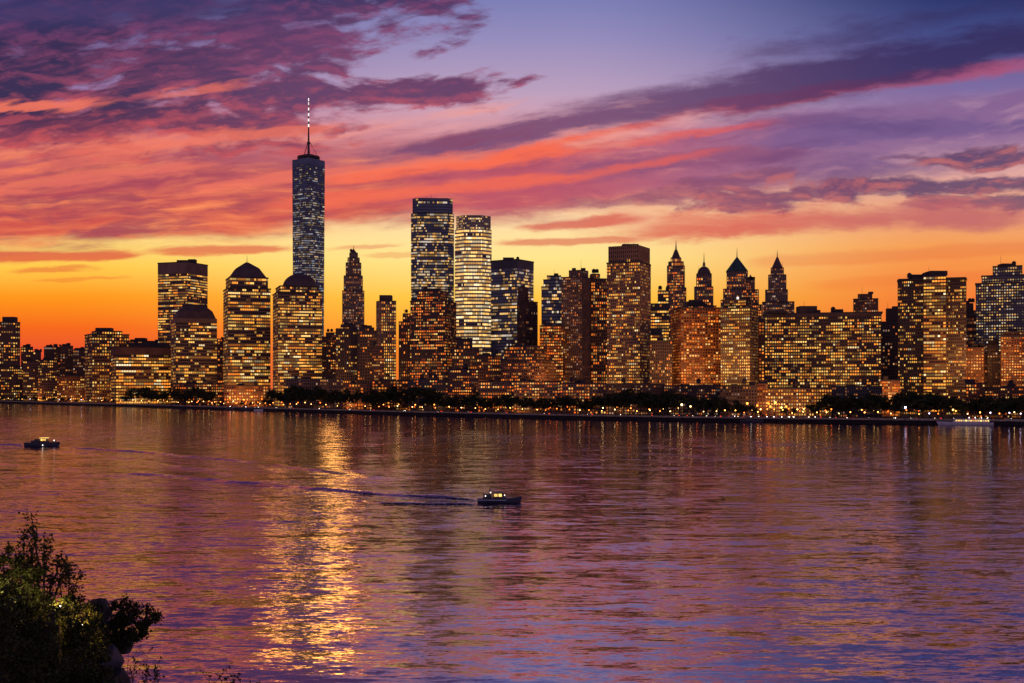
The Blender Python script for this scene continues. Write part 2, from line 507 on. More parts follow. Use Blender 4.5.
class Tower:
    def __init__(self, name, label, cat, xc, depth, group=None):
        self.d = depth
        self.k = depth / FPX                         # metres per image pixel at this distance
        self.loc = ((xc - CX) * self.k, depth, GROUND)
        self.root = tag(empty(name, self.loc), label, cat, group)
        self.rv, self.cv = rnd.uniform(.88, 1.16), rnd.uniform(.85, 1.3)
        self.core, self.skin, self.wins, self.label = Shape(), Shape(), [], label

    def X(self, x): return (x - CX) * self.k
    def Z(self, y): return CAMH - (y - HY) * self.k

    def plan(self, x0, x1, xs=None, deep=None, cut=0.0, yc=None):
        """Outline on the ground. xs: column where two faces meet (a square plan turned towards us)."""
        k0, k1 = (x0 - CX) / FPX, (x1 - CX) / FPX
        y0 = self.d
        for _ in range(6 if yc is not None else 1):
            if xs is None:
                km = (k0 + k1) / 2
                ry = Vector((km, 1)).normalized(); u = Vector((ry.y, -ry.x))
                c = Vector((km * y0, y0))
                # meet the two sight lines with the front plane
                a = c + u * ((k0 * c.y - c.x) / (u.x - k0 * u.y)); b = c + u * ((k1 * c.y - c.x) / (u.x - k1 * u.y))
                w = (b - a).length
                d = deep * self.k if deep else max(14.0, min(w, 46.0))
                ins = w * .004
                poly = [tuple(a), tuple(b), tuple(b + ry * d), tuple(a + ry * d)]
            else:
                kn = (xs - CX) / FPX; X = kn * y0
                lo, hi = R(3), R(87)
                for _k in range(40):
                    th = (lo + hi) / 2; sn, cs = math.sin(th), math.cos(th)
                    sl = (X - k0 * y0) / (sn + k0 * cs) if sn + k0 * cs > .02 else 1e6
                    sr = (k1 * y0 - X) / (cs - k1 * sn) if cs - k1 * sn > .02 else 1e6
                    if sl > sr: lo = th
                    else: hi = th
                s = min(sl, sr, 95.0)
                e, f = (cs, sn), (-sn, cs)
                poly = [(X, y0), (X + e[0] * s, y0 + e[1] * s), (X + (e[0] + f[0]) * s, y0 + (e[1] + f[1]) * s), (X + f[0] * s, y0 + f[1] * s)]
            if yc is not None: y0 += yc - sum(q[1] for q in poly) / 4
        self.y0 = min(q[1] for q in poly)
        self.yc = sum(p[1] for p in poly) / 4
        if cut:
            out = []
            for i, p in enumerate(poly):
                a, b = poly[i - 1], poly[(i + 1) % 4]
                out.append((p[0] + (a[0] - p[0]) * cut, p[1] + (a[1] - p[1]) * cut))
                out.append((p[0] + (b[0] - p[0]) * cut, p[1] + (b[1] - p[1]) * cut))
            poly = out
        return poly

    def facade(self, poly, z0, z1, style='grid', p=.5, row=3.6, col=2.6, top=None, blank=0.0, foot=0.0, min_edge=3.0, litrows=None, gate=None):
        """Core, piers, floor bands and lit panes of one storey block."""
        top = top or poly
        row, col = row * .82 * self.rv, col * .82 * self.cv
        self.core.prism(poly, z0, z1, top)
        pw, sw, pp, sp, rv = STYLE[style]
        zt = z1 - blank
        nr = max(1, round((zt - z0 - foot) / (row * self.k)))
        hrow = (zt - z0 - foot) / nr
        for i in range(len(poly)):
            j = (i + 1) % len(poly)
            a0, b0, a1, b1 = Vector((*poly[i], z0)), Vector((*poly[j], z0)), Vector((*top[i], z1)), Vector((*top[j], z1))
            lm = max((b0 - a0).length, (b1 - a1).length)
            if lm < min_edge: continue
            e = (b0 - a0) if (b0 - a0).length > .01 else (b1 - a1)
            e = e.normalized(); mid = (a0 + b1) / 2
            n = (b0 - a0).cross(a1 - a0) if (b0 - a0).length > .01 else (b1 - a1).cross(a1 - a0)
            n.normalize()
            view = (Vector((0, 0, CAMH)) - mid); view.z = 0; view.normalize()
            facing = n.dot(view)
            if facing < -0.05: continue
            P = lambda u, z: (a0 + (a1 - a0) * ((z - z0) / (z1 - z0))) * (1 - u) + (b0 + (b1 - b0) * ((z - z0) / (z1 - z0))) * u
            nc = max(1, round(lm / (col * self.k)))
            run = {'band': .52, 'glass': .4, 'grid': .3, 'vert': .1, 'flats': .2}[style]
            sk = self.skin
            def strip(u0, u1, za, zb, proud):
                q = [P(u0, za), P(u1, za), P(u1, zb), P(u0, zb)]
                o = [v + n * proud for v in q]
                sk.face(*o)
                sk.face(q[0], o[0], o[3], q[3]); sk.face(o[1], q[1], q[2], o[2])
                sk.face(q[0], q[1], o[1], o[0]); sk.face(o[3], o[2], q[2], q[3])
            if blank > 0: strip(0, 1, zt + .05, z1, sp + .25)
            taper = top is not poly
            for c in (range(nc + 1) if not taper else (0, nc)):
                h = pw / nc / 2
                strip(max(0, c / nc - h), min(1, c / nc + h), z0, zt, pp)
            for r in range(nr + 1):
                zc = z0 + foot + r * hrow
                strip(0, 1, max(z0, zc - hrow * sw / 2), min(zt, zc + hrow * sw / 2), sp)
            for r in range(nr):
                pr = p * 1.1 + rv * .7 * rnd.uniform(-1, 1)
                if rv > .5 and rnd.random() < .13: pr *= .25
                if litrows and r in litrows: pr = litrows[r]
                on = rnd.random() < pr
                za, zb = z0 + foot + (r + sw / 2 + .03) * hrow, z0 + foot + (r + 1 - sw / 2 - .03) * hrow
                lrow = (P(1, za) - P(0, za)).length
                ncr = nc if not taper else max(1, int(lrow / (col * self.k)))
                if lrow < col * self.k * .8: continue
                lit = []
                for c in range(ncr):
                    if rnd.random() < .55: on = rnd.random() < pr
                    lit.append(on)
                c = 0
                while c < ncr:
                    if not lit[c]: c += 1; continue
                    k = c + 1                        # lights of one open floor run on behind the thin mullions
                    while k < ncr and lit[k] and k - c < 9 and rnd.random() < run: k += 1
                    ua, ub = (c + pw / 2 + .02) / ncr, (k - pw / 2 - .02) / ncr
                    c = k
                    q = [P(ua, za), P(ub, za), P(ub, zb), P(ua, zb)]
                    w = ((q[1] - q[0]).length + (q[2] - q[3]).length) / 2
                    if w < .25: continue
                    if gate and not gate(q[0]): continue
                    ctr = sum(q, Vector()) / 4 + n * .05
                    self.wins.append((w * (zb - za) * max(.05, facing), ctr, e, n, (q[3] - q[0] + q[2] - q[1]).normalized(), w, (zb - za)))

    def part(self, name, shape, mat, parent=None, smooth=False):
        return shape.build(name, mat, parent or self.root, self.loc if parent is None else self.loc, smooth)

    def finish(self, wall='brown', glazing='dark', tint='gold', single=100):
        L = Vector(self.loc)
        self.part('glazing', self.core, GLZ[glazing])
        self.skin.build('facade', WALL[wall], self.root, self.loc)
        m = WIN[tint]
        order = sorted(range(len(self.wins)), key=lambda i: (-round(self.wins[i][0], 0), -self.wins[i][1].z))
        me = unit_pane(m)
        for i in order[:single]:
            _a, c, e, n, v, w, h = self.wins[i]
            o = bpy.data.objects.new('window', me); COL.objects.link(o); o.parent = self.root
            c = c - L
            o.matrix_local = Matrix(((e.x * w, -n.x, v.x * h, c.x), (e.y * w, -n.y, v.y * h, c.y), (e.z * w, -n.z, v.z * h, c.z), (0, 0, 0, 1)))
        if len(order) > single:
            s = Shape()
            for i in order[single:]:
                _a, c, e, n, v, w, h = self.wins[i]
                a, b = e * w / 2, v * h / 2
                s.face(c - a - b, c + a - b, c + a + b, c - a + b)
            o = s.build('windows', m, self.root, self.loc); o['kind'] = 'stuff'
        return self.root


def make(name, label, x0, x1, top, off, xs=None, tiers=(), cat='building', style='grid', p=.5, row=3.6, col=2.6, wall='brown', glazing='dark', tint='gold',
         blank=0.0, cut=0.0, deep=None, boxes=(), roofm='dark', finish=True, parapet=True, **kw):
    """A building from its outline in the photograph: a base block, narrower blocks above it, roof houses on top.
    tiers, bottom up: (x0, x1, top[, split]); the base block comes first from x0, x1, top."""
    d = shore_at((x0 + x1) / 2) + off
    t = Tower(name, label, cat, (x0 + x1) / 2, d)
    BUILDINGS.append((x0, x1, top, off, label))
    poly = t.plan(x0, x1, xs, deep, cut)
    yc = t.yc
    z = GROUND
    zt = CAMH - (top - HY) / FPX * t.y0
    t.facade(poly, z, zt, style, p, row, col, blank=blank * t.k, **kw)
    caps = [(poly, zt)]
    z = zt
    for tr in tiers:
        a, b, y = tr[:3]
        s = tr[3] if len(tr) > 3 else None
        if s is None and xs is not None: s = a + (b - a) * (xs - x0) / (x1 - x0)
        w = (b - a) * t.k
        pl = t.plan(a, b, s, None if s is not None else min(w, 30) / t.k, cut, yc=yc)
        zt = CAMH - (y - HY) / FPX * t.y0
        t.facade(pl, z, zt, style, p * .9, row, col, blank=blank * .6 * t.k if tr is tiers[-1] else 0, **kw)
        caps.append((pl, zt)); z = zt
    t.zy, t.yc = zt, yc
    t.k = yc / FPX
    if parapet:
        s = Shape()
        for pl, zz in caps:
            cx_, cy_ = sum(q[0] for q in pl) / len(pl), sum(q[1] for q in pl) / len(pl)
            grow = [(cx_ + (q[0] - cx_) * 1.03, cy_ + (q[1] - cy_) * 1.03) for q in pl]
            s.prism(grow, zz - .6, zz + .9)
        t.part('roof', s, ROOFM[roofm])
    for (a, b, y) in boxes:
        s = Shape()
        w = (b - a) * t.k
        zz = t.Z(y)
        base = z if (a + b) / 2 >= 0 else z
        lo = min([cz for pl, cz in caps if min(q[0] for q in pl) <= t.X((a + b) / 2) <= max(q[0] for q in pl)] + [z])
        lo = max([cz for pl, cz in caps if min(q[0] for q in pl) - 1 <= t.X((a + b) / 2) <= max(q[0] for q in pl) + 1] + [caps[0][1]])
        if zz - lo > .5: s.box((t.X((a + b) / 2), yc, (lo + .9 + zz) / 2), (w, min(w, 16), zz - lo - .9 if zz - lo > 1.5 else .6))
        if s.v: t.part('roof_house', s, ROOFM[roofm])
    # tanks, plant and aerials on the roof
    if parapet:
        pl, zz = caps[-1]
        cx_, cy_ = sum(q[0] for q in pl) / len(pl), sum(q[1] for q in pl) / len(pl)
        spanx = (max(q[0] for q in pl) - min(q[0] for q in pl)) * .36
        for _i in range(rnd.randrange(1, 4)):
            qx = cx_ + rnd.uniform(-1, 1) * spanx; s = Shape(); kind = rnd.random()
            if kind < .35:
                s.cone((qx, cy_ - 3), 2.0, 2.0, zz + 2.2, zz + 5.4, 10); s.cone((qx, cy_ - 3), 2.1, .2, zz + 5.4, zz + 6.6, 10)
                for a_ in range(4): s.tube((qx + 1.5 * math.cos(a_ * 1.57), cy_ - 3 + 1.5 * math.sin(a_ * 1.57), zz + .5), (qx + 1.5 * math.cos(a_ * 1.57), cy_ - 3 + 1.5 * math.sin(a_ * 1.57), zz + 2.3), .15)
                t.part('water_tank', s, ROOFM['dark'])
            elif kind < .7:
                s.box((qx, cy_ - 2, zz + 2.2), (rnd.uniform(3, 7), 5, rnd.uniform(2.2, 3.4))); t.part('roof_plant', s, ROOFM['dark'])
            else:
                s.cone((qx, cy_), .22, .08, zz + .5, zz + rnd.uniform(7, 13), 6); t.part('antenna', s, M_STEEL)
    t.opts = (wall, glazing, tint)
    if finish: t.finish(wall, glazing, tint)
    return t


def mast(t, x, y, z0, r=.5, name='spire', mat=None):
    s = Shape(); zt = t.Z(y)
    s.cone((t.X(x), t.yc), r, .12, z0, zt, 6)
    return t.part(name, s, mat or M_STEEL)


def pyramid(t, x0, x1, yb, ya, mat, xs=None, name='pyramid_roof', frac=0.0):
    s = Shape(); w = (x1 - x0) * t.k; xc = t.X((x0 + x1) / 2)
    pl = t.plan(x0, x1, xs if xs is not None else None, None if xs is not None else w / t.k, 0, yc=t.yc)
    cx_, cy_ = sum(q[0] for q in pl) / 4, sum(q[1] for q in pl) / 4
    tp = [(cx_ + (q[0] - cx_) * max(frac, .01), cy_ + (q[1] - cy_) * max(frac, .01)) for q in pl]
    s.prism(pl, t.zy + .02, t.Z(ya), tp)
    return t.part(name, s, mat)

# ------------------------------------------------------------------ the towers, left to right
T, A = 'office tower', 'apartment building'
# far left
make('apartment_tower', 'dark slab apartment tower at the far left with a square roof house', -6, 20, 322, 230, None, [], A, 'flats', .45, 3.4, 2.4, 'brown', 'dark', 'gold', boxes=((4, 16, 317),))
for (a, b, y, o, n, lab) in (
        (-40, 22, 366, 150, 'apartment_block', 'low dark block of flats below the far left tower by the water'),
        (21, 33, 347, 330, 'apartment_block', 'narrow dark block just right of the far left apartment tower'),
        (33, 41, 352, 300, 'apartment_block', 'short narrow block beside the gap of red sky on the far left'),
        (44, 60, 347, 520, 'apartment_block', 'far dim block with a notched roof left of the broad slab'),
        (60, 73, 346, 560, 'apartment_block', 'far dim block rising between two lower roofs left of the broad slab'),
        (73, 87, 350, 540, 'apartment_block', 'far dim block touching the left side of the broad slab'),
        (23, 39, 361, 210, 'apartment_block', 'low dark block with scattered lit windows in front of the narrow blocks'),
        (38, 57, 360, 190, 'apartment_block', 'stocky mid height block with many small lit windows on the far left'),
        (57, 86, 376, 130, 'brick_apartment_block', 'low orange brick block glowing under street light left of the broad slab')):
    make(n, lab, a, b, y, o, None, [], A, 'flats', .36, 3.2, 2.4, 'brick' if 'orange' in lab else 'brown', 'warm' if 'orange' in lab else 'dark', 'dim' if o > 400 else 'gold', deep=20,
         boxes=((a + 3, a + 8, y - 2), (b - 6, b - 3, y - 3)) if o > 250 else ((a + (b - a) * .3, a + (b - a) * .55, y - 2),))
make('apartment_tower', 'broad dark slab with stepped roofline left of the low glass office block', 85, 129, 334, 170, 92, [(92, 122, 331)], A, 'flats', .62, 3.8, 2.7, 'brown', 'dark', 'gold', boxes=((97, 112, 328), (122, 133, 340)))
make('office_block', 'low wide glass office block with long lit floors beside the trees', 111, 171, 347, 115, 116, [], T, 'band', 1.25, 4.3, 2.4, 'brown', 'warm', 'gold', blank=7, boxes=((130, 168, 343),))
make('apartment_block', 'far dim roofs showing over the low wide glass office block', 128, 160, 341, 420, None, [], A, 'flats', .3, 3.4, 2.4, 'dark', 'dark', 'dim', boxes=((136, 146, 338),))
make('office_tower', 'tall flat topped tower with dark upper band and close horizontal lit floors', 158, 207.5, 262, 420, 187, [], T, 'band', .85, 3.1, 2.0, 'granite', 'warm', 'gold', blank=11, boxes=((189, 196, 259.5), (178, 192, 260.5)))
t = make('office_tower', 'squat tower with sloping mansard top standing before the flat topped tower', 171, 217, 318, 190, 176, [], T, 'band', .62, 3.6, 2.3, 'granite', 'warm', 'gold', finish=False, parapet=False, blank=4)
pyramid(t, 172, 216, 318, 312, ROOFM['slate'], 177, 'mansard_roof', .84); t.zy = t.Z(312) - .05; pyramid(t, 175.5, 212.5, 312, 306.5, ROOFM['slate'], 180, 'mansard_roof', .62)
s = Shape(); s.box((t.X(195), t.yc, (t.Z(307) + t.Z(305)) / 2), (22 * t.k, 18, 2 * t.k)); t.part('roof_house', s, ROOFM['dark']); t.finish(*t.opts)
t = make('office_tower', 'rosy granite tower under a low pyramid roof with lit floors all the way down', 223.5, 270.5, 288, 260, 228, [(226, 268, 277)], T, 'band', .8, 3.7, 2.2, 'granite', 'warm', 'gold', finish=False)
pyramid(t, 227, 267, 277, 269, ROOFM['slate'], 231, 'pyramid_roof', .62); t.zy = t.Z(269) - .05; pyramid(t, 234.6, 259.4, 269, 262.5, ROOFM['slate'], 237, 'pyramid_roof', .12); mast(t, 247, 255, t.Z(263)); t.finish(*t.opts)
make('apartment_block', 'dim block showing in the gap left of the pyramid roofed tower', 213, 227, 339, 520, None, [], A, 'flats', .4, 3.4, 2.4, 'brown', 'dark', 'amber')
t = make('office_tower', 'rosy granite tower topped by a round dome in front of the tallest glass tower', 273, 322, 292, 230, 278, [(276, 319, 286)], T, 'band', .85, 3.5, 2.1, 'granite', 'warm', 'gold', finish=False)
s = Shape(); rd = 17.2 * t.k; zc = t.zy; nn = 28
rings = [(rd * math.cos(a), zc + 14.5 * t.k * math.sin(a)) for a in [i * math.pi / 2 / 8 for i in range(8)]] + [(.8, zc + 14.5 * t.k)]
for (r0, za), (r1, zb) in zip(rings, rings[1:]): s.cone((t.X(300), t.yc), r0, r1, za, zb, nn)
t.part('dome', s, ROOFM['slate'], smooth=False)
s = Shape()
for i in range(9):
    s.box((t.X(292 + i * 1.9), t.yc - rd * .96, t.Z(289.5)), (1.5 * t.k, .4, .9 * t.k))
t.part('crown_light', s, WIN['pale']); t.finish(*t.opts)

# the tallest: a tapering glass tower, square below, turned square above
d = shore_at(308) + 800
t = Tower('glass_skyscraper', 'tallest tower, tapering blue glass with ring and white lit mast on top', 'skyscraper', 308.5, d)
BUILDINGS.append((292, 325, 160, 800, 'tallest'))
h = 16.8 * t.k
cyy = d + h * 1.3; t.k = cyy / FPX; t.yc = cyy; cxx = t.X(308.6)
def turned(a, b, f): return (cxx + (a * math.cos(R(9)) - b * math.sin(R(9))) * h * f, cyy + (a * math.sin(R(9)) + b * math.cos(R(9))) * h * f)
cs_ = [turned(a, b, .88) for a, b in ((-1, -1), (1, -1), (1, 1), (-1, 1))]
ms_ = [turned(a, b, .97) for a, b in ((0, -1), (1, 0), (0, 1), (-1, 0))]
base, topo = [], []
for i in range(4):
    base += [cs_[i], cs_[i]]; topo += [ms_[i - 1], ms_[i]]
grow = lambda pl, f: [(cxx + (q[0] - cxx) * f, cyy + (q[1] - cyy) * f) for q in pl]
zt = t.Z(166)
t.facade(base, GROUND, zt, 'glass', .95, 3.0, 1.7, top=topo, blank=0, gate=lambda q: rnd.random() < max(.14, min(.95, (1.12 - q.z / zt) * 2.4)))
s = Shape(); s.prism(grow(ms_, 1.005), zt, t.Z(160.5)); t.part('parapet', s, GLZ['blue'])
s = Shape(); r0 = 11.3 * t.k
for (ra, rb, ya, yb) in ((.95, 1, 160, 158.6), (1, .98, 158.2, 156.6), (.8, .5, 156.4, 155)): s.cone((cxx, cyy), r0 * ra, r0 * rb, t.Z(ya), t.Z(yb), 24)
t.part('communication_ring', s, M_STEEL)
sp = Shape()
ys = [156, 140, 131, 124, 117, 110, 104, 97]; rs = [1.3, .9, .7, .6, .5, .42, .34, .12]
for i in range(len(ys) - 1): sp.cone((cxx, cyy), rs[i] * t.k, rs[i + 1] * t.k, t.Z(ys[i]), t.Z(ys[i + 1]), 8)
o = t.part('spire', sp, M_STEEL)
s = Shape()
for y in (138, 132.5, 127, 121.5, 116, 110.5, 105, 101): s.cone((cxx, cyy), (.74 - (138 - y) * .008) * t.k, (.72 - (138 - y) * .008) * t.k, t.Z(y), t.Z(y - 2.8), 8)
so = mesh('mast_light', [(p[0] - t.loc[0], p[1] - t.loc[1], p[2] - t.loc[2]) for p in s.v], s.f, M_MASTLIT, o)
for k in range(3):
    a = R(90 + 120 * k + 40); s = Shape()
    s.tube((cxx + r0 * .8 * math.cos(a), cyy + r0 * .8 * math.sin(a), t.Z(156)), (cxx, cyy, t.Z(140)), .22 * t.k)
    t.part('cable_stay', s, M_STEEL)
s = Shape(); s.cone((cxx, cyy), 1.6 * t.k, 1.6 * t.k, t.Z(144), t.Z(142), 10); t.part('mast_collar', s, M_STEEL)
t.finish('steel', 'blue', 'steel')

# centre left
make('apartment_block', 'dim block between the domed tower and the slim stepped tower', 322, 341, 337, 480, None, [(326, 336, 333)], A, 'flats', .4, 3.4, 2.4, 'brown', 'dark', 'amber')
t = make('art_deco_tower', 'slim stepped stone tower with a tapered crown above the dark twin blocks', 342.5, 364, 291, 520, None, [(344, 362.5, 276), (346, 361, 263), (347.8, 359.4, 258), (349.6, 357.6, 253)], T, 'vert', .5, 3.4, 2.0, 'stone', 'dark', 'dim', finish=False)
pyramid(t, 350, 357, 253, 248.5, ROOFM['slate']); mast(t, 353.4, 245, t.Z(250), .4); t.finish(*t.opts)
make('apartment_tower', 'dark block with a single lit stack of windows below the slim stepped tower', 336, 357, 329, 200, None, [(341, 355, 325)], A, 'vert', .26, 3.6, 2.6, 'dark', 'dark', 'gold', boxes=((346, 353, 323),))
make('apartment_tower', 'dark broad shouldered block with few lights beside the lit stack block', 357.5, 377, 331, 220, None, [(360, 374, 328)], A, 'flats', .2, 3.6, 2.6, 'dark', 'dark', 'amber', boxes=((362, 367, 325),))
make('apartment_tower', 'pale slender apartment tower with a square cap and warm lit windows', 376.5, 396, 301, 330, 381, [], A, 'vert', .68, 3.6, 2.3, 'stone', 'warm', 'gold', boxes=((380, 392, 295.5),))
make('apartment_block', 'low block joining the dark twin blocks to the pale slender tower', 372, 384, 347, 170, None, [], A, 'flats', .35, 3.6, 2.4, 'brown', 'dark', 'amber')
make('apartment_tower', 'dark narrow building left of the chamfered glass tower', 399, 414, 322, 430, None, [(403, 412, 314)], A, 'vert', .35, 3.6, 2.4, 'brown', 'dark', 'amber')
t = make('glass_skyscraper', 'tall chamfered glass tower with dark blue crown left of the glowing round tower', 411, 454, 213, 620, None, [], 'skyscraper', 'glass', .58, 3.5, 2.0, 'steel', 'blue', 'cool', cut=.14, finish=False, parapet=False,
         litrows={31: 1.0, 30: 1.0, 20: 1, 19: 1, 18: .95, 25: .1, 24: .08, 14: 1, 13: 1, 35: .9, 40: .3, 43: .95, 27: .2, 28: .35})
pl = t.plan(412.5, 452.8, None, 38, .14, yc=t.yc); t.facade(pl, t.zy, t.Z(201), 'glass', .10, 3.4, 2.0)
mast(t, 427, 196, t.Z(201), .5, 'antenna'); mast(t, 431, 194, t.Z(201), .5, 'antenna'); t.finish(*t.opts)
t = make('office_tower', 'dark stepped tower in front of the chamfered glass tower', 410, 460, 341, 210, 446, [(410.5, 456, 301, 445), (417, 447, 291, 440)], T, 'grid', .6, 3.5, 2.4, 'dark', 'dark', 'amber', boxes=((424, 440, 289),))
t = make('glass_skyscraper', 'glowing pale tower with rounded sides and bright floors top to bottom', 455, 491.5, 229, 560, None, [], 'skyscraper', 'band', 1.3, 4.4, 2.1, 'white', 'warm', 'pale', cut=.25, finish=False, parapet=False)
pl = t.plan(456.5, 490.5, None, 33, .25, yc=t.yc); s = Shape(); t.facade(pl, t.zy, t.Z(217.5), 'vert', .42, 3.0, 1.9)  # lit panes added in the crown to brighten it
t.finish(*t.opts)
make('glass_skyscraper', 'wide dark blue glass tower right of the glowing round tower', 491, 533.5, 259.5, 500, 517, [], 'skyscraper', 'glass', .5, 3.3, 2.0, 'steel', 'blue', 'cool', blank=8, boxes=((503, 514, 258),))
make('apartment_tower', 'slim dark tower standing against the right side of the wide blue glass tower', 517.5, 537.5, 302, 330, 526, [(518, 528, 288, 525)], A, 'vert', .22, 3.6, 2.4, 'dark', 'dark', 'dim')
make('apartment_block', 'dark lumpy block below the glowing round tower', 452, 479, 349, 180, None, [(457, 472, 341)], A, 'flats', .36, 3.6, 2.6, 'dark', 'dark', 'amber', boxes=((460, 468, 338.5),))
make('apartment_block', 'mid height dark block between the lumpy block and the gabled stepped block', 477, 501, 356, 170, None, [], A, 'flats', .4, 3.6, 2.5, 'brown', 'dark', 'amber', boxes=((483, 490, 353),))
make('apartment_block', 'broad stepped block of flats with amber windows below the slim dark tower', 501, 556, 360, 150, 541, [(504, 546, 350, 534), (508, 540, 346, 530)], A, 'flats', .5, 3.6, 2.6, 'brown', 'dark', 'amber', boxes=((514, 522, 344),))
# centre right
make('glass_tower', 'bluish glass tower with bright central strip behind the amber brick block', 541.5, 564, 287, 470, None, [(543.5, 563, 280), (547, 561, 276)], T, 'glass', .5, 3.6, 2.0, 'steel', 'blue', 'cool')
make('brick_office_block', 'amber brick block glowing with street light at the foot of the bluish glass tower', 540, 563, 326, 280, None, [], T, 'grid', .75, 3.5, 2.4, 'brick', 'warm', 'amber', boxes=((546, 553, 323),))
make('apartment_tower', 'tall purple brown tower with one square roof step left of its notched neighbour', 561.5, 590, 277, 300, 582, [(569, 588, 270.5, 582)], A, 'vert', .5, 3.4, 2.2, 'granite', 'dark', 'dim')
make('apartment_tower', 'narrow notched tower joined to the purple brown tower on its right', 588, 607.5, 279, 340, 591, [(590, 600, 274.5)], A, 'vert', .55, 3.4, 2.2, 'granite', 'dark', 'amber')
t = make('office_tower', 'large square tower with blank violet cap standing right of the purple towers', 607, 650.5, 262, 260, 640, [], T, 'grid', .5, 3.3, 2.2, 'granite', 'dark', 'gold', finish=False)
pl = t.plan(608.5, 649.5, 638.6, None, 0, yc=t.yc); t.facade(pl, t.zy, t.Z(247.5), 'vert', .03, 5, 2.4)
s = Shape(); s.box((t.X(630), t.yc, t.Z(246)), (16 * t.k, 14, 2.6 * t.k)); t.part('roof_house', s, ROOFM['dark'])
for x in (625, 628, 634): mast(t, x, 242.5, t.Z(247), .4, 'antenna')
t.finish(*t.opts)
make('office_tower', 'dim stepped tower between the large square tower and the needle spire', 650, 669, 304, 420, None, [(658, 668.5, 291)], T, 'band', .75, 3.4, 2.2, 'grey', 'dark', 'gold')
make('apartment_block', 'dark narrow block with scattered lights beside the large square tower foot', 650, 672, 341, 230, None, [], A, 'vert', .3, 3.6, 2.4, 'dark', 'dark', 'amber')
t = make('art_deco_tower', 'slender stone tower with a needle spire, first of the four pointed towers', 666, 686, 288, 620, None, [(667.3, 684.5, 266), (668.6, 683.4, 262), (671, 681, 258)], T, 'vert', .55, 3.3, 2.0, 'stone', 'dark', 'amber', finish=False)
pyramid(t, 671.5, 680.5, 258, 250, ROOFM['slate'], None, 'pyramid_roof', .3); mast(t, 676, 240, t.Z(250.5), 1.2); t.finish(*t.opts)
t = make('art_deco_tower', 'stone tower with rounded dome and thin spire, shortest of the pointed towers', 694.5, 713, 287, 600, None, [(696.6, 711.4, 274)], T, 'vert', .5, 3.3, 2.0, 'stone', 'dark', 'amber', finish=False)
s = Shape(); rd = 6.8 * t.k; zc = t.zy
rings = [(rd * math.cos(a), zc + 8.5 * t.k * math.sin(a)) for a in [i * math.pi / 2 / 6 for i in range(6)]] + [(rd * .12, zc + 8.5 * t.k)]
for (r0, za), (r1, zb) in zip(rings, rings[1:]): s.cone((t.X(704), t.yc), r0, r1, za, zb, 16)
t.part('dome', s, ROOFM['slate'])
s = Shape(); s.cone((t.X(704), t.yc), 1.5 * t.k, 1.1 * t.k, t.Z(266), t.Z(262.5), 8); t.part('lantern', s, WALL['stone']); mast(t, 704, 252, t.Z(263), .7); t.finish(*t.opts)
make('brick_office_block', 'wide orange brick block glowing at its foot with a dark humped roof', 671, 721, 308, 240, 681, [(678, 716, 306, 688)], T, 'grid', .6, 3.7, 2.7, 'brick', 'warm', 'amber', boxes=((686, 703, 302), (689, 696, 300)))
t = make('art_deco_tower', 'tower with steep green pyramid roof and a broad stepped body', 721, 753, 300, 560, None, [(723.5, 750, 289), (727, 747.5, 271)], T, 'vert', .5, 3.3, 2.0, 'stone', 'dark', 'amber', finish=False)
pyramid(t, 726, 748, 271, 256.5, ROOFM['copper']); mast(t, 737, 248, t.Z(258), .7); t.finish(*t.opts)
t = make('art_deco_tower', 'small stepped tower pressed against the right side of the green pyramid tower', 741, 761.5, 305, 480, None, [(743, 758.5, 290), (746, 754.5, 280)], T, 'vert', .45, 3.3, 2.0, 'granite', 'dark', 'amber', finish=False)
pyramid(t, 747, 754, 280, 274.5, ROOFM['slate']); t.finish(*t.opts)
t = make('office_tower', 'square amber windowed tower with one white rooftop light below the green pyramid', 720.5, 758, 308, 220, 750, [(724, 752, 300, 746)], T, 'grid', .72, 3.7, 2.6, 'dark', 'warm', 'gold', finish=False, boxes=((729, 745, 297.5),))
s = Shape(); s.cone((t.X(736), t.yc - 9), 1.1 * t.k, 1.1 * t.k, t.Z(300), t.Z(297.6), 8); t.part('roof_light', s, M_MASTLIT); t.finish(*t.opts)
make('brick_apartment_block', 'thin orange lit sliver between the square amber tower and the long slab', 756, 767, 322, 380, None, [], A, 'grid', .6, 3.6, 2.4, 'brick', 'warm', 'amber')
t = make('art_deco_tower', 'stepped stone tower with pointed crown rising behind the long slab, last pointed tower', 762.5, 794, 302, 560, None, [(765.5, 787.5, 290), (768.5, 786, 275), (771, 783.5, 268)], T, 'vert', .5, 3.3, 2.0, 'stone', 'dark', 'dim', finish=False)
pyramid(t, 771.5, 783, 268, 257, ROOFM['slate'], None, 'pyramid_roof', .12); mast(t, 777.3, 250, t.Z(258), .7); t.finish(*t.opts)
make('office_block', 'long slab of bright even window grid, widest block on the right', 765, 881, 312.5, 170, None, [], T, 'grid', .62, 4.1, 2.9, 'dark', 'warm', 'gold', deep=26, blank=3, boxes=((798, 815, 306.5), (816, 820, 310), (832, 842, 309.5), (769, 785, 311)))
make('apartment_tower', 'small tower top peeping over the right end of the long slab', 853.5, 878, 299, 420, None, [(858, 872, 294.5)], A, 'flats', .4, 3.4, 2.4, 'brown', 'dark', 'dim')
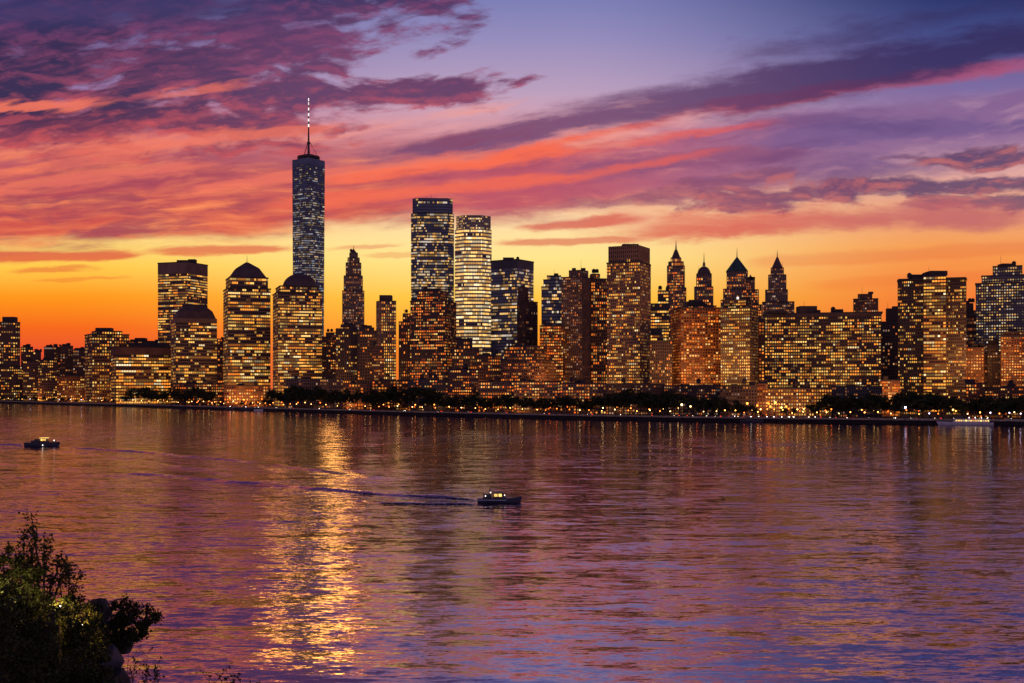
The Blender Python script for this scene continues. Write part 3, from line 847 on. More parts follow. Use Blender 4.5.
# right
make('apartment_tower', 'dark stepped tower in the gap right of the long slab', 880, 900, 322, 460, None, [(886, 898, 309)], A, 'flats', .24, 3.6, 2.4, 'dark', 'dark', 'dim')
make('apartment_tower', 'great residential tower of three bays with the middle bay brightest', 898, 966, 279, 190, None, [(899, 965, 278)], A, 'flats', .42, 3.6, 2.5, 'dark', 'dark', 'gold', deep=30, boxes=((910, 922, 275),))
t = make('apartment_tower', 'bright projecting bay on the great residential tower', 923.5, 946, 276, 176, None, [], A, 'band', .85, 3.6, 2.7, 'brown', 'warm', 'gold', deep=20, boxes=((927.5, 944.5, 271.5),))
make('apartment_tower', 'dark narrow tower tucked behind the right edge of the great residential tower', 962, 976, 311, 420, None, [(964, 973, 304)], A, 'vert', .3, 3.6, 2.4, 'dark', 'dark', 'dim')
make('apartment_tower', 'high blue grey stepped tower at the right edge with bluish lit windows', 976, 1042, 282, 330, None, [(982, 1040, 274.5), (993, 1022, 266)], A, 'flats', .62, 3.5, 2.5, 'grey', 'blue', 'cool', boxes=((1000, 1012, 264),))
make('brick_apartment_block', 'orange brick block with regular windows between the two great right hand towers', 965, 984, 348, 210, None, [], A, 'flats', .55, 3.6, 2.5, 'brick', 'warm', 'amber')
make('apartment_block', 'dark slim block standing before the blue grey stepped tower', 982, 1003, 352, 230, None, [(985, 998, 345)], A, 'flats', .35, 3.6, 2.4, 'dark', 'dark', 'dim')
make('brick_apartment_block', 'red brick tower with dense amber windows at the right edge', 1001, 1048, 336, 190, None, [(1004, 1040, 332)], A, 'flats', .6, 3.6, 2.5, 'brick', 'warm', 'amber')
make('brick_apartment_block', 'small orange lit building at the foot of the great residential tower', 880, 900, 381, 130, None, [], A, 'grid', .6, 3.6, 2.6, 'brick', 'warm', 'amber', deep=14)
# low front row behind the waterfront trees
low = [(171, 224, 384, 'brick_block', 'low orange lit buildings under the mansard tower behind the trees', 'brick', 'amber', .6),
       (224, 268, 386, 'brick_block', 'low orange lit arcade under the pyramid roofed tower', 'brick', 'amber', .8),
       (284, 343, 379, 'low_rise_block', 'low flat pinkish block in front of the domed tower', 'granite', 'dim', .3),
       (343, 372, 384, 'low_rise_block', 'low dark block in front of the lit stack block', 'brown', 'amber', .4),
       (372, 408, 381, 'brick_block', 'low orange lit brick block in front of the pale slender tower', 'brick', 'amber', .55),
       (408, 448, 380, 'low_rise_block', 'low block with lit top floor below the dark stepped tower', 'grey', 'amber', .35),
       (448, 478, 370, 'low_rise_block', 'brown block of small windows below the lumpy block', 'brown', 'amber', .45),
       (478, 514, 382, 'low_rise_block', 'long low windowed block left of the broad stepped block', 'granite', 'amber', .6),
       (514, 560, 382, 'low_rise_block', 'long low windowed block below the broad stepped block', 'granite', 'amber', .65),
       (560, 606, 384, 'low_rise_block', 'long low windowed block below the purple brown tower', 'granite', 'amber', .6),
       (606, 664, 385, 'low_rise_block', 'low dark block with dim windows below the large square tower', 'dark', 'dim', .4),
       (664, 720, 386, 'low_rise_block', 'low dark block below the wide orange brick block', 'dark', 'dim', .5),
       (720, 757, 386, 'low_rise_block', 'low dark block below the square amber tower', 'dark', 'dim', .4),
       (757, 768, 384, 'brick_block', 'narrow orange lit front below the gap beside the long slab', 'brick', 'amber', .7),
       (768, 832, 389, 'low_rise_block', 'low lit office front beneath the left half of the long slab', 'brown', 'gold', .75),
       (832, 882, 387, 'low_rise_block', 'low dark bluish block beneath the right half of the long slab', 'steel', 'dim', .35),
       (966, 985, 384, 'brick_block', 'low orange lit front at the foot of the dark narrow tower', 'brick', 'amber', .6),
       (985, 1046, 388, 'low_rise_block', 'low block with one lit floor at the right edge by the trees', 'brown', 'amber', .5)]
for i, (a, b, y, n, lab, wl, tn, p) in enumerate(low):
    o = 85 + 9 * (i % 3)
    make(n, lab, a, b, y, o, None, [], A if 'block' in n else T, 'flats', p, 3.6, 2.8, wl, 'dark', tn, deep=16, boxes=((a + (b - a) * .3, a + (b - a) * .45, y - 2), (a + (b - a) * .7, a + (b - a) * .78, y - 1.5)))

# ------------------------------------------------------------------ the far bank: ground, quay wall, promenade, road
def shore_line(off, step=14):
    """Points along the bank, off metres inland from the water."""
    out = []
    for x in range(-400, 1241, step):
        d = shore_at(x)
        out.append((x, (x - CX) / FPX * d, d + off))
    return out


def strip(name, o0, o1, z, mat, kind='structure', zt=None):
    a, b = shore_line(o0), shore_line(o1)
    v, f = [], []
    for (x, xa, ya), (_x, xb, yb) in zip(a, b): v += [(xa, ya, z), (xb, yb, z)]
    for i in range(len(a) - 1): f.append((2 * i, 2 * i + 2, 2 * i + 3, 2 * i + 1))
    o = mesh(name, v, f, mat)
    if kind: o['kind'] = kind
    return o


M_ASPH = plain('asphalt', (.05, .048, .05), .8, .2, .1)
M_PAVE = plain('promenade_paving', (.30, .24, .20), .8, .2, .2)
M_EARTH = plain('city_ground_soil', (.07, .06, .05), .9, .2, .02)
M_QUAY = plain('quay_stone', (.026, .022, .022), .85, .3, .15)
M_PALE = plain('light_catch_pale', (.5, .42, .34), .85, .15, .1)
M_PAINT = plain('road_paint', (.8, .8, .78), .6, .1, .3)
v = [(x, y, GROUND - .02) for _i, x, y in shore_line(1.2)]
n = len(v)
v += [(9000, 6500, GROUND - .02), (-9000, 6500, GROUND - .02)]
o = mesh('city_ground', v, [tuple(range(n)) + (n, n + 1)], M_EARTH); o['kind'] = 'structure'
strip('promenade', 1.4, 11, GROUND + .14, M_PAVE)
strip('waterfront_road', 36, 50, GROUND + .01, M_ASPH)
strip('road_marking', 42.9, 43.15, GROUND + .016, M_PAINT)
s = Shape()
a, b = shore_line(0), shore_line(1.4)
for i in range(len(a) - 1):
    p, q, p2, q2 = a[i][1:], a[i + 1][1:], b[i][1:], b[i + 1][1:]
    s.face((*p, -2), (*q, -2), (*q, GROUND + .15), (*p, GROUND + .15))
    s.face((*p, GROUND + .15), (*q, GROUND + .15), (*q2, GROUND + .15), (*p2, GROUND + .15))
quay = s.build('quay_wall', M_QUAY)
tag(quay, 'long dark stone quay wall standing in the water along the whole far bank', 'wall')
s = Shape()
a, b = shore_line(11), shore_line(11.5)
for i in range(len(a) - 1):
    p, q, p2, q2 = a[i][1:], a[i + 1][1:], b[i][1:], b[i + 1][1:]
    s.face((*p, GROUND - .1), (*q, GROUND - .1), (*q, GROUND + 1.3), (*p, GROUND + 1.3))
    s.face((*p, GROUND + 1.3), (*q, GROUND + 1.3), (*q2, GROUND + 1.3), (*p2, GROUND + 1.3))
    s.face((*q2, GROUND - .1), (*p2, GROUND - .1), (*p2, GROUND + 1.3), (*q2, GROUND + 1.3))
low_wall = s.build('light_catch_wall', M_PALE)  # wall added to catch lamplight as the promenade's bright edge
tag(low_wall, 'low pale wall added behind the promenade to catch the quayside lamplight', 'wall')
s = Shape()
a = shore_line(.5)
for i in range(len(a) - 1):
    s.tube((*a[i][1:], GROUND + 1.2), (*a[i + 1][1:], GROUND + 1.2), .06, None, 4)
    s.tube((*a[i][1:], GROUND + .15), (*a[i][1:], GROUND + 1.2), .06, None, 4)
rail = s.build('railing', M_STEEL); tag(rail, 'thin metal railing running along the top of the far quay wall', 'railing')


LANDMARK = [(-60, 22, 'the far left apartment tower'), (22, 57, 'the narrow dark far left blocks'), (57, 86, 'the low orange brick block on the left'), (86, 112, 'the broad stepped slab on the left'), (112, 171, 'the low wide glass office block'),
            (171, 220, 'the mansard topped tower'), (220, 272, 'the low pyramid roofed granite tower'), (272, 325, 'the round domed tower'), (325, 342, 'the gap beside the domed tower'), (342, 366, 'the slim stepped tower'),
            (366, 400, 'the pale slender tower'), (400, 454, 'the dark stepped tower'), (454, 492, 'the glowing round tower'), (492, 540, 'the wide blue glass tower'), (540, 564, 'the amber brick block'),
            (564, 608, 'the purple brown towers'), (608, 651, 'the violet capped square tower'), (651, 671, 'the narrow block beside the violet capped tower'), (671, 721, 'the wide orange brick block'),
            (721, 758, 'the green pyramid tower'), (758, 824, 'the left half of the long slab'), (824, 882, 'the right half of the long slab'), (882, 899, 'the gap right of the long slab'),
            (899, 966, 'the great residential tower'), (966, 985, 'the small orange block on the right'), (985, 1100, 'the blue grey tower at the right edge')]
ORD = ['first', 'second', 'third', 'fourth', 'fifth', 'sixth', 'seventh', 'eighth', 'ninth', 'tenth', 'eleventh', 'twelfth', 'thirteenth', 'fourteenth', 'fifteenth', 'sixteenth', 'seventeenth', 'eighteenth', 'nineteenth', 'twentieth']


def name_row(items, what, tail, group, cat):
    """items: [(column, object)]. Says before which landmark each stands, and which one from the left it is there."""
    items.sort(key=lambda q: q[0])
    by = {}
    for x, o in items:
        for a, b, lm in LANDMARK:
            if a <= x < b: by.setdefault(lm, []).append(o); break
    for lm, os_ in by.items():
        for i, o in enumerate(os_):
            if len(os_) == 1: t = f'{what} {tail} {lm}'
            else: t = f'{ORD[i]} {what} from left {tail} {lm}'
            tag(o, t, cat, group)


# ------------------------------------------------------------------ trees of the waterfront park
def leaf_material(name, a, b, scale=.6):
    m, g, bs = new_mat(name)
    t = g.node('ShaderNodeTexCoord'); geo = g.node('ShaderNodeNewGeometry')
    n = g.noise(E(g, t.outputs['Object']), scale, 3, .6) * .6 + E(g, geo.outputs['Random Per Island']) * .4
    g.put(bs.inputs['Base Color'], g.mix(g.sm(n, .25, .75), a, b))
    bs.inputs['Roughness'].default_value = .7
    bs.inputs['Specular IOR Level'].default_value = .25
    return m


M_LEAF = leaf_material('tree_leaves', (.030, .040, .014), (.075, .085, .03), .25)
M_BARK = plain('bark', (.06, .045, .035), .9, .3, 1.5)


def tree_meshes(seed, H, W):
    r = random.Random(seed)
    tr = Shape(); lean = (r.uniform(-.5, .5), r.uniform(-.5, .5))
    top = Vector((lean[0], lean[1], H * .55))
    tr.tube((0, 0, 0), tuple(top), .38, .2, 7)
    tips = []
    for i in range(8):
        a = i * 2.4 + r.random(); f = r.uniform(.45, .95)
        st = top * f
        tip = st + Vector((math.cos(a) * W * r.uniform(.2, .38), math.sin(a) * W * r.uniform(.2, .38), H * r.uniform(.12, .3)))
        tr.tube(tuple(st), tuple(tip), .16, .05, 5); tips.append(tip)
    lobes = [(tip, r.uniform(.17, .26) * W) for tip in tips] + [(Vector((0, 0, H * .72)), W * .30), (Vector((r.uniform(-1, 1), 0, H * .86)), W * .19)]
    cr = Shape()
    for c, rad in lobes:
        for _ in range(95):
            d = Vector((r.gauss(0, 1), r.gauss(0, 1), r.gauss(0, 1))).normalized()
            p = c + Vector((d.x, d.y, d.z * .75)) * rad * (r.random() ** .35) * r.uniform(.85, 1.18)
            if p.z < H * .22: p.z = H * .22 + r.random()
            nrm = (d + Vector((r.uniform(-.7, .7), r.uniform(-.7, .7), r.uniform(-.2, .9)))).normalized()
            u = nrm.orthogonal().normalized(); w = nrm.cross(u)
            a = r.uniform(0, 6.28); u, w = u * math.cos(a) + w * math.sin(a), w * math.cos(a) - u * math.sin(a)
            q = r.uniform(.35, .95)
            cr.face(p - u * q, p - w * q * .7, p + u * q, p + w * q * .6 + nrm * .2)
    mt = bpy.data.meshes.new('trunk'); mt.from_pydata(tr.v, [], tr.f); mt.materials.append(M_BARK)
    mc = bpy.data.meshes.new('crown'); mc.from_pydata(cr.v, [], cr.f); mc.materials.append(M_LEAF)
    return mt, mc


TREES = [tree_meshes(40 + i, 18, 15) for i in range(5)]
rt_ = random.Random(5)
trees = []
def plant(x, off, h):
    d = shore_at(x) + off
    mt, mc = TREES[rt_.randrange(5)]
    o = empty('park_tree', ((x - CX) / FPX * d, d, GROUND)); o.rotation_euler.z = rt_.uniform(0, 6.28)
    sc = h / 18; o.scale = (sc * rt_.uniform(.9, 1.25), sc * rt_.uniform(.9, 1.25), sc)
    link('trunk', mt, None, o); link('crown', mc, None, o)
    trees.append((x, o))


def tree_h(x):
    # crown heights follow the dark line of the park in the photograph
    pts = [(-20, 0), (0, 9), (50, 12), (70, 9), (100, 0), (118, 0), (125, 24), (150, 27), (180, 25), (208, 25), (222, 0), (264, 0), (270, 23), (300, 27), (340, 22), (375, 26), (420, 30), (450, 24), (520, 21), (560, 19), (600, 22), (630, 28), (655, 28), (690, 21),
           (730, 19), (752, 14), (765, 0), (800, 0), (808, 15), (830, 23), (870, 23), (900, 26), (960, 21), (1010, 22), (1040, 22)]
    for (a, ha), (b, hb) in zip(pts, pts[1:]):
        if a <= x <= b: return ha + (hb - ha) * (x - a) / (b - a)
    return 0


x = 2.0
while x < 1040:
    h = tree_h(x) * (.98 if x < 400 else .84)
    if h > 5:
        plant(x + rt_.uniform(-2, 2), rt_.choice([17, 24, 31, 56]), h * rt_.uniform(.80, 1.12))
    x += rt_.uniform(5.5, 9.5)
for x in (242, 251, 258, 104, 113, 784, 794): plant(x, 54, rt_.uniform(7, 10))
name_row(trees, 'dark leafy tree', 'below', 'trees of the waterfront park', 'tree')

# ------------------------------------------------------------------ street lamps on the promenade
M_BULB = {'warm': glow('lamp_bulb_warm', [(0, (255, 150, 50)), (.6, (255, 190, 96)), (1, (255, 214, 150))], 4, 16, 1.5, True),
          'red': glow('lamp_bulb_orange', [(0, (255, 84, 20)), (.6, (255, 120, 36)), (1, (255, 160, 70))], 4, 14, 1.5, True),
          'white': glow('lamp_bulb_white', [(0, (226, 214, 255)), (.5, (190, 190, 255)), (1, (255, 244, 234))], 4, 14, 1.5, True)}
def lamp_meshes(kind):
    p = Shape(); p.cone((0, 0), .16, .08, 0, 5.2, 6); p.cone((0, 0), .3, .22, 0, .5, 8); p.tube((0, 0, 5.2), (0, -.5, 5.5), .06, .05, 5)
    b = Shape()
    for (r0, r1, z0, z1) in ((.16, .40, 5.0, 5.3), (.40, .40, 5.3, 5.6), (.40, .12, 5.6, 5.85)): b.cone((0, -.5), r0, r1, z0, z1, 8)
    c = Shape(); c.cone((0, -.5), .46, .05, 5.86, 6.05, 8)
    out = []
    for nme, sh, mat in (('post', p, M_STEEL), ('lamp_bulb', b, M_BULB[kind]), ('lamp_cap', c, M_STEEL)):
        me = bpy.data.meshes.new(nme); me.from_pydata(sh.v, [], sh.f); me.materials.append(mat); out.append((nme, me))
    return out


LAMPS = {k: lamp_meshes(k) for k in M_BULB}
lamps = []
def put_lamp(x, off, kind, z=GROUND + .14, sc=1.0):
    d = shore_at(x) + off
    o = empty('street_lamp', ((x - CX) / FPX * d, d, z)); o.scale = (sc, sc, sc)
    for nme, me in LAMPS[kind]: link(nme, me, None, o)
    lamps.append((x, o, d))
    return o


rl = random.Random(21)
x = -4
while x < 1030:
    whitish = (x < 90 and rl.random() < .4) or (x > 900 and rl.random() < .45)
    put_lamp(x, 8, 'white' if whitish else ('red' if rl.random() < .2 else 'warm'), sc=rl.uniform(.8, 1.1) * (1.7 if any(lo_ < x < hi_ for lo_, hi_ in ((672, 694), (764, 792), (894, 912), (952, 966))) else 1))
    x += rl.uniform(8, 15)
x = 0
while x < 1030:                                       # second row beyond the trees, along the road
    put_lamp(x, 51.5, rl.choice(['warm', 'red', 'red']), GROUND, rl.uniform(1.0, 1.35))
    x += rl.uniform(12, 20) if not (90 < x < 300 or 740 < x < 830) else rl.uniform(5, 9)
for x in (747, 757, 768, 775, 786, 230, 244, 252, 262, 238):
    put_lamp(x, 34, 'red', GROUND, rl.uniform(1.6, 2.6))
for lo, hi, what in ((0, 20, 'quayside lamp'), (20, 40, 'orange plaza lamp'), (40, 80, 'roadside lamp')):
    name_row([(x, o) for x, o, d in lamps if lo <= d - shore_at(x) < hi], what, 'below', what + 's of the waterfront', 'street lamp')

# added floodlights without fixtures, washing the feet of the towers in warm orange
def wash(x, off, z, watts, col=(1, .42, .12), rad=2.0):
    d = shore_at(x) + off
    L = bpy.data.lights.new('lamp_or_wash_light', 'SPOT'); L.energy = watts * .30; L.color = col; L.shadow_soft_size = rad; L.spot_size = R(150); L.spot_blend = .8
    o = bpy.data.objects.new('lamp_or_wash_light', L); COL.objects.link(o)
    best = min(lamps, key=lambda q: abs(q[0] - x) + abs(q[2] - d) * .05)[1]
    o.parent = best
    o.location = Vector(((x - CX) / FPX * d, d, z)) - Vector(best.location)
    o.location /= best.scale[0]
    o.rotation_euler = Vector((0, -1, -.35)).to_track_quat('Z', 'Y').to_euler()      # floodlight turned inland, up the fronts
    return o


for (x, off, z, w) in ((30, 110, 10, 9e4), (72, 100, 9, 6e4), (105, 120, 10, 1.2e5), (140, 80, 9, 1.2e5), (190, 70, 9, 1.3e5), (222, 180, 14, 1.2e5), (240, 60, 9, .7e5), (256, 62, 9, .7e5), (270, 150, 16, 9e4), (330, 150, 16, 1e5), (398, 140, 14, 1.2e5),
                       (388, 200, 50, 1.2e5), (470, 140, 14, 9e4), (550, 150, 30, 1.1e5), (586, 180, 40, 5e4), (640, 180, 34, 4e4), (682, 165, 46, 2.6e5), (712, 165, 46, 2.8e5), (740, 150, 40, 4.5e4), (760, 180, 40, 2.0e5), (772, 60, 12, 0.9e5), (800, 62, 10, 0.5e5), (890, 110, 16, 8e4),
                       (840, 130, 40, 3e4), (975, 160, 50, 1.6e5), (1012, 150, 44, 1.2e5), (932, 100, 12, 2e4), (620, 60, 9, 3e4), (350, 62, 9, 3e4), (440, 62, 9, 3e4), (520, 62, 9, 3e4)):
    wash(x, off, z, w)

# ------------------------------------------------------------------ cars on the waterfront road
M_PAINTS = [plain(n_, c, .35, .1, .5, .2, .5) for n_, c in (('white_car_paint', (.6, .6, .6)), ('dark_car_paint', (.04, .04, .05)), ('red_car_paint', (.35, .04, .03)), ('silver_car_paint', (.35, .35, .37)), ('blue_car_paint', (.05, .08, .2)))]
M_CARGLASS = plain('car_glass', (.02, .02, .025), .1, .1, 1)
M_TYRE = plain('tyre_rubber', (.02, .02, .02), .9, .1, 1)
M_HEAD = glow('headlight_glow', [(0, (255, 220, 170)), (1, (255, 250, 240))], 8, 22)
M_TAIL = glow('taillight_glow', [(0, (255, 40, 14)), (1, (255, 70, 30))], 4, 10)
def car_parts():
    out = []
    prof = [(-2.15, .35), (2.15, .35), (2.2, .75), (1.25, .95), (.7, 1.42), (-.95, 1.45), (-1.6, 1.0), (-2.2, .92)]
    b = Shape()
    for s_ in (-.86, .86): b.face(*[(x_, s_, z_) for x_, z_ in (prof if s_ < 0 else prof[::-1])])
    for i in range(len(prof)):
        p, q = prof[i], prof[(i + 1) % len(prof)]
        b.face((p[0], -.86, p[1]), (p[0], .86, p[1]), (q[0], .86, q[1]), (q[0], -.86, q[1]))
    out.append(('body', b, None))
    gl = Shape()
    for y in (-.87, .87): gl.face((-1.35, y, 1.0), (1.05, y, 1.0), (.62, y, 1.36), (-.9, y, 1.38))
    gl.face((1.215, -.7, 1.0), (1.215, .7, 1.0), (.75, .65, 1.4), (.75, -.65, 1.4))
    out.append(('side_window', gl, M_CARGLASS))
    for x_ in (-1.35, 1.35):
        for y in (-.8, .8):
            wv = Shape(); wv.tube((x_, y - .1, .33), (x_, y + .1, .33), .33, .33, 10); out.append(('wheel', wv, M_TYRE))
    for y in (-.6, .6):
        hv = Shape(); hv.box((2.2, y, .72), (.14, .42, .3)); out.append(('headlight', hv, M_HEAD))
        tv = Shape(); tv.box((-2.2, y, .8), (.14, .4, .3)); out.append(('taillight', tv, M_TAIL))
    res = []
    for nme, sh, mat in out:
        me = bpy.data.meshes.new(nme); me.from_pydata(sh.v, [], sh.f); 
        if mat: me.materials.append(mat)
        res.append((nme, me))
    return res


CP = car_parts()
bodies = []
for m in M_PAINTS:
    me = CP[0][1].copy(); me.materials.append(m); bodies.append(me)
cars = []
rc = random.Random(3)
xs_ = [8, 26, 47, 66, 84, 96, 104, 112, 121, 134, 148, 161, 176, 190, 204, 216, 227, 236, 244, 253, 262, 275, 292, 318, 349, 372, 405, 440, 470, 505, 547, 590, 618, 650, 677, 690, 704, 718, 732, 741, 749, 756, 764, 771, 779, 787, 796, 806, 818, 833, 850, 872, 893, 914, 938, 957, 976, 990, 1008]
for i, x in enumerate(xs_):
    lane = rc.choice([39.2, 46.6])
    d = shore_at(x) + lane
    d2 = shore_at(x + 2) + lane
    dirv = Vector(((x + 2 - CX) / FPX * d2 - (x - CX) / FPX * d, d2 - d, 0))
    o = empty('parked_car', ((x - CX) / FPX * d, d, GROUND + .02))
    flip = math.pi if rc.random() < .5 else 0
    o.rotation_euler.z = math.atan2(dirv.y, dirv.x) + flip + rc.uniform(-.9, .9) * (1 if rc.random() < .5 else 0)
    for j, (nme, me) in enumerate(CP): link(nme, bodies[rc.randrange(5)] if j == 0 else me, None, o)
    cars.append((x, o))
name_row(cars, 'car with lights on', 'below', 'cars on the waterfront road', 'car')

# ------------------------------------------------------------------ boats
def hull_shape(L, B, H, bow=.35, sheer=.35, z0=-.5):
    """Boat hull along +x: pointed raised bow, square stern."""
    s = Shape(); n = 12; secs = []
    for i in range(n + 1):
        t = i / n; x = -L / 2 + L * t
        w = B / 2 * (1 if t < 1 - bow else math.sqrt(max(0, 1 - ((t - 1 + bow) / bow) ** 2)) * .98 + .02)
        top = H + sheer * max(0, (t - .35) / .65) ** 2 * H + (.06 * H if t < .1 else 0)
        rake = max(0, (t - .7) / .3) * L * .05
        secs.append([(x + rake, -w, top), (x + rake * .4, -w * .88, H * .35), (x - rake * .2, -w * .6, z0), (x - rake * .2, w * .6, z0), (x + rake * .4, w * .88, H * .35), (x + rake, w, top)])
    base = 0
    for sec in secs: s.v += sec
    for i in range(n):
        for k in range(5):
            a = i * 6 + k; s.f.append((a, a + 6, a + 7, a + 1))
        s.f.append((i * 6, i * 6 + 5, (i + 1) * 6 + 5, (i + 1) * 6))
    s.f.append(tuple(range(6))[::-1]); s.f.append(tuple(n * 6 + k for k in range(6)))
    return s


M_HULLD = plain('dark_hull_paint', (.05, .055, .08), .4, .2, .5, 0, .5)
M_HULLW = plain('white_hull_paint', (.7, .7, .72), .4, .08, .5, 0, .5)
M_STRIPE = plain('pale_rub_rail', (.5, .55, .7), .5, .1, .5)
M_CABIN = plain('cabin_paint', (.12, .10, .10), .5, .15, .8)
M_BOATLIT = glow('boat_window_roof_glow', [(0, (255, 170, 60)), (1, (255, 214, 120))], 1.0, 2.6)
M_BOATDOT = glow('boat_lamp_light', [(0, (255, 236, 214)), (1, (255, 250, 240))], 5, 9)


def part(root, name, s, mat, parent=None, smooth=False):
    return mesh(name, s.v, s.f, mat, parent or root, smooth)


# launch in mid river, heading right
D = CAMH * FPX / (502.5 - HY)
o = empty('motor_boat', ((499 - CX) / FPX * D, D, 0)); o.rotation_euler.z = R(-4)
tag(o, 'dark motor boat with lit cabin windows heading right across the middle of the river', 'boat')
part(o, 'hull', hull_shape(9.6, 2.9, .85, .38, .8), M_HULLD)
s = Shape()
for y in (-1.46, 1.46): s.box((-1.4, y, .66), (6.4, .14, .2))
part(o, 'rub_rail', s, M_STRIPE)
s = Shape(); s.prism([(-1.4, -1.05), (1.7, -1.05), (1.7, 1.05), (-1.4, 1.05)], 1.0, 2.25, [(-1.3, -.95), (.9, -.95), (.9, .95), (-1.3, .95)])
cab = part(o, 'cabin', s, M_CABIN)
for (xa, xb) in ((-1.05, -.2), (0, .75)):
    s = Shape(); s.face((xa, -1.045, 1.42), (xb, -1.045, 1.42), (xb - .1, -.99, 2.05), (xa, -.99, 2.05)); s.face((xb, -1.06, 1.42), (xa, -1.06, 1.42), (xa, -1.01, 1.82), (xb - .08, -1.01, 1.82))
    part(o, 'cabin_window', s, M_BOATLIT, cab)
s = Shape(); s.box((-.2, 0, 2.31), (2.7, 2.2, .1)); part(o, 'cabin_roof', s, M_HULLD)
s = Shape(); s.prism([(-3.6, -.9), (-1.6, -.9), (-1.6, .9), (-3.6, .9)], .9, 1.9, [(-3.5, -.8), (-1.9, -.8), (-1.9, .8), (-3.5, .8)]); part(o, 'aft_house', s, M_HULLD)
s = Shape(); s.tube((-1.9, 0, 1.9), (-2.1, 0, 3.9), .09, .05); s.tube((-2.35, 0, 2.9), (-1.6, 0, 2.9), .05, .05); s.box((-2.0, 0, 2.45), (.5, .5, .5)); part(o, 'mast', s, M_STEEL)
s = Shape(); s.tube((1.9, 0, 1.2), (1.95, 0, 3.2), .04, .03); part(o, 'antenna', s, M_STEEL)
s = Shape()
for i in range(7):
    x_ = 2.0 + i * .45; w = 1.3 * math.sqrt(max(.02, 1 - ((x_ - 1.2) / 3.9) ** 2))
    for sg in (-1, 1): s.tube((x_, sg * w, 1.2), (x_, sg * w, 1.85), .03)
s.tube((2.0, -1.27, 1.85), (4.6, -.35, 2.05), .03); s.tube((2.0, 1.27, 1.85), (4.6, .35, 2.05), .03); part(o, 'bow_rail', s, M_STEEL)
for (x_, y, z) in ((-3.0, -.95, 1.55), (1.35, -.9, 1.75), (-1.9, -.5, 2.3)):
    s = Shape(); s.cone((x_, y), .08, .08, z - .08, z + .08, 8); part(o, 'deck_lamp', s, M_BOATDOT)

# working boat further off on the left, heading right
D2 = CAMH * FPX / (446.5 - HY)
o = empty('work_boat', ((42 - CX) / FPX * D2, D2, 0)); o.rotation_euler.z = R(3)
tag(o, 'black work boat with amber lit wheelhouse near the left edge of the river', 'boat')
part(o, 'hull', hull_shape(14.6, 4.0, 1.7, .3, .25), M_HULLD)
s = Shape(); s.prism([(-.4, -1.3), (2.6, -1.3), (2.6, 1.3), (-.4, 1.3)], 1.6, 3.7, [(-.2, -1.2), (2.1, -1.2), (2.1, 1.2), (-.2, 1.2)]); cab = part(o, 'wheelhouse', s, M_CABIN)
for (xa, xb) in ((-.1, .6), (.75, 1.4), (1.5, 2.1)):
    s = Shape(); s.face((xa, -1.33, 2.6), (xb, -1.33, 2.6), (xb, -1.28, 3.4), (xa, -1.28, 3.4)); part(o, 'wheelhouse_window', s, M_BOATLIT, cab)
s = Shape(); s.box((1.0, 0, 3.82), (3.4, 3.0, .2)); part(o, 'wheelhouse_roof', s, M_BOATLIT)  # roof glows by its material, standing in for light falling on it
s = Shape(); s.prism([(-4.6, -1.2), (-.6, -1.2), (-.6, 1.2), (-4.6, 1.2)], 1.6, 2.7); s.box((-2.2, 0, 3.0), (1.6, 1.6, .7)); part(o, 'aft_house', s, M_HULLD)
s = Shape(); s.tube((-5.9, 0, 1.7), (-5.9, 0, 6.6), .1, .05); part(o, 'mast', s, M_STEEL)
for x_ in (3.4, 4.3, 5.2, 6.1):
    s = Shape(); s.tube((x_, -1.1 + (x_ - 3.4) * .2, 1.8), (x_, -1.1 + (x_ - 3.4) * .2, 2.7), .22, .16, 7); part(o, 'bollard', s, M_HULLD)
for (x_, y, z) in ((5.6, -.9, 2.75), (.9, -1.9, .7)):
    s = Shape(); s.cone((x_, y), .16, .16, z - .14, z + .14, 8); part(o, 'deck_lamp', s, M_BOATDOT)

# ferry moored at the right end of the quay
x0, x1 = 942, 990
D3 = shore_at(966) - 5
o = empty('ferry', ((966 - CX) / FPX * D3, D3, 0))
sh_a, sh_b = shore_at(950), shore_at(982)
o.rotation_euler.z = math.pi + math.atan2(sh_b - sh_a, (982 - 966 + 966 - 950) / FPX * D3)
tag(o, 'long white ferry with lit deck moored against the quay at the right', 'ferry')
part(o, 'hull', hull_shape(36, 6.5, 1.9, .25, .35), M_HULLW)
s = Shape(); s.prism([(-15, -2.6), (9, -2.6), (9, 2.6), (-15, 2.6)], 1.9, 4.2, [(-15, -2.6), (8, -2.6), (8, 2.6), (-15, 2.6)]); cab = part(o, 'cabin', s, M_HULLW)
for i in range(14):
    s = Shape(); s.face((-14 + i * 1.6, 2.63, 2.7), (-15 + i * 1.6, 2.63, 2.7), (-15 + i * 1.6, 2.63, 3.7), (-14 + i * 1.6, 2.63, 3.7)); part(o, 'cabin_window', s, WIN['pale'] if i % 3 else M_BOATLIT, cab)
s = Shape(); s.box((-4, 0, 4.3), (24, 5.8, .2)); part(o, 'upper_deck', s, M_HULLW)
s = Shape(); s.prism([(2, -1.6), (7, -1.6), (7, 1.6), (2, 1.6)], 4.4, 6.4, [(2, -1.5), (6, -1.5), (6, 1.5), (2, 1.5)]); part(o, 'wheelhouse', s, M_CABIN)
for x_ in (-14, -10, -6, -2):
    s = Shape(); s.cone((x_, 2.2), .22, .22, 5.2, 5.6, 8); s.tube((x_, 2.2, 4.4), (x_, 2.2, 5.2), .05); part(o, 'deck_lamp', s, M_BOATDOT)
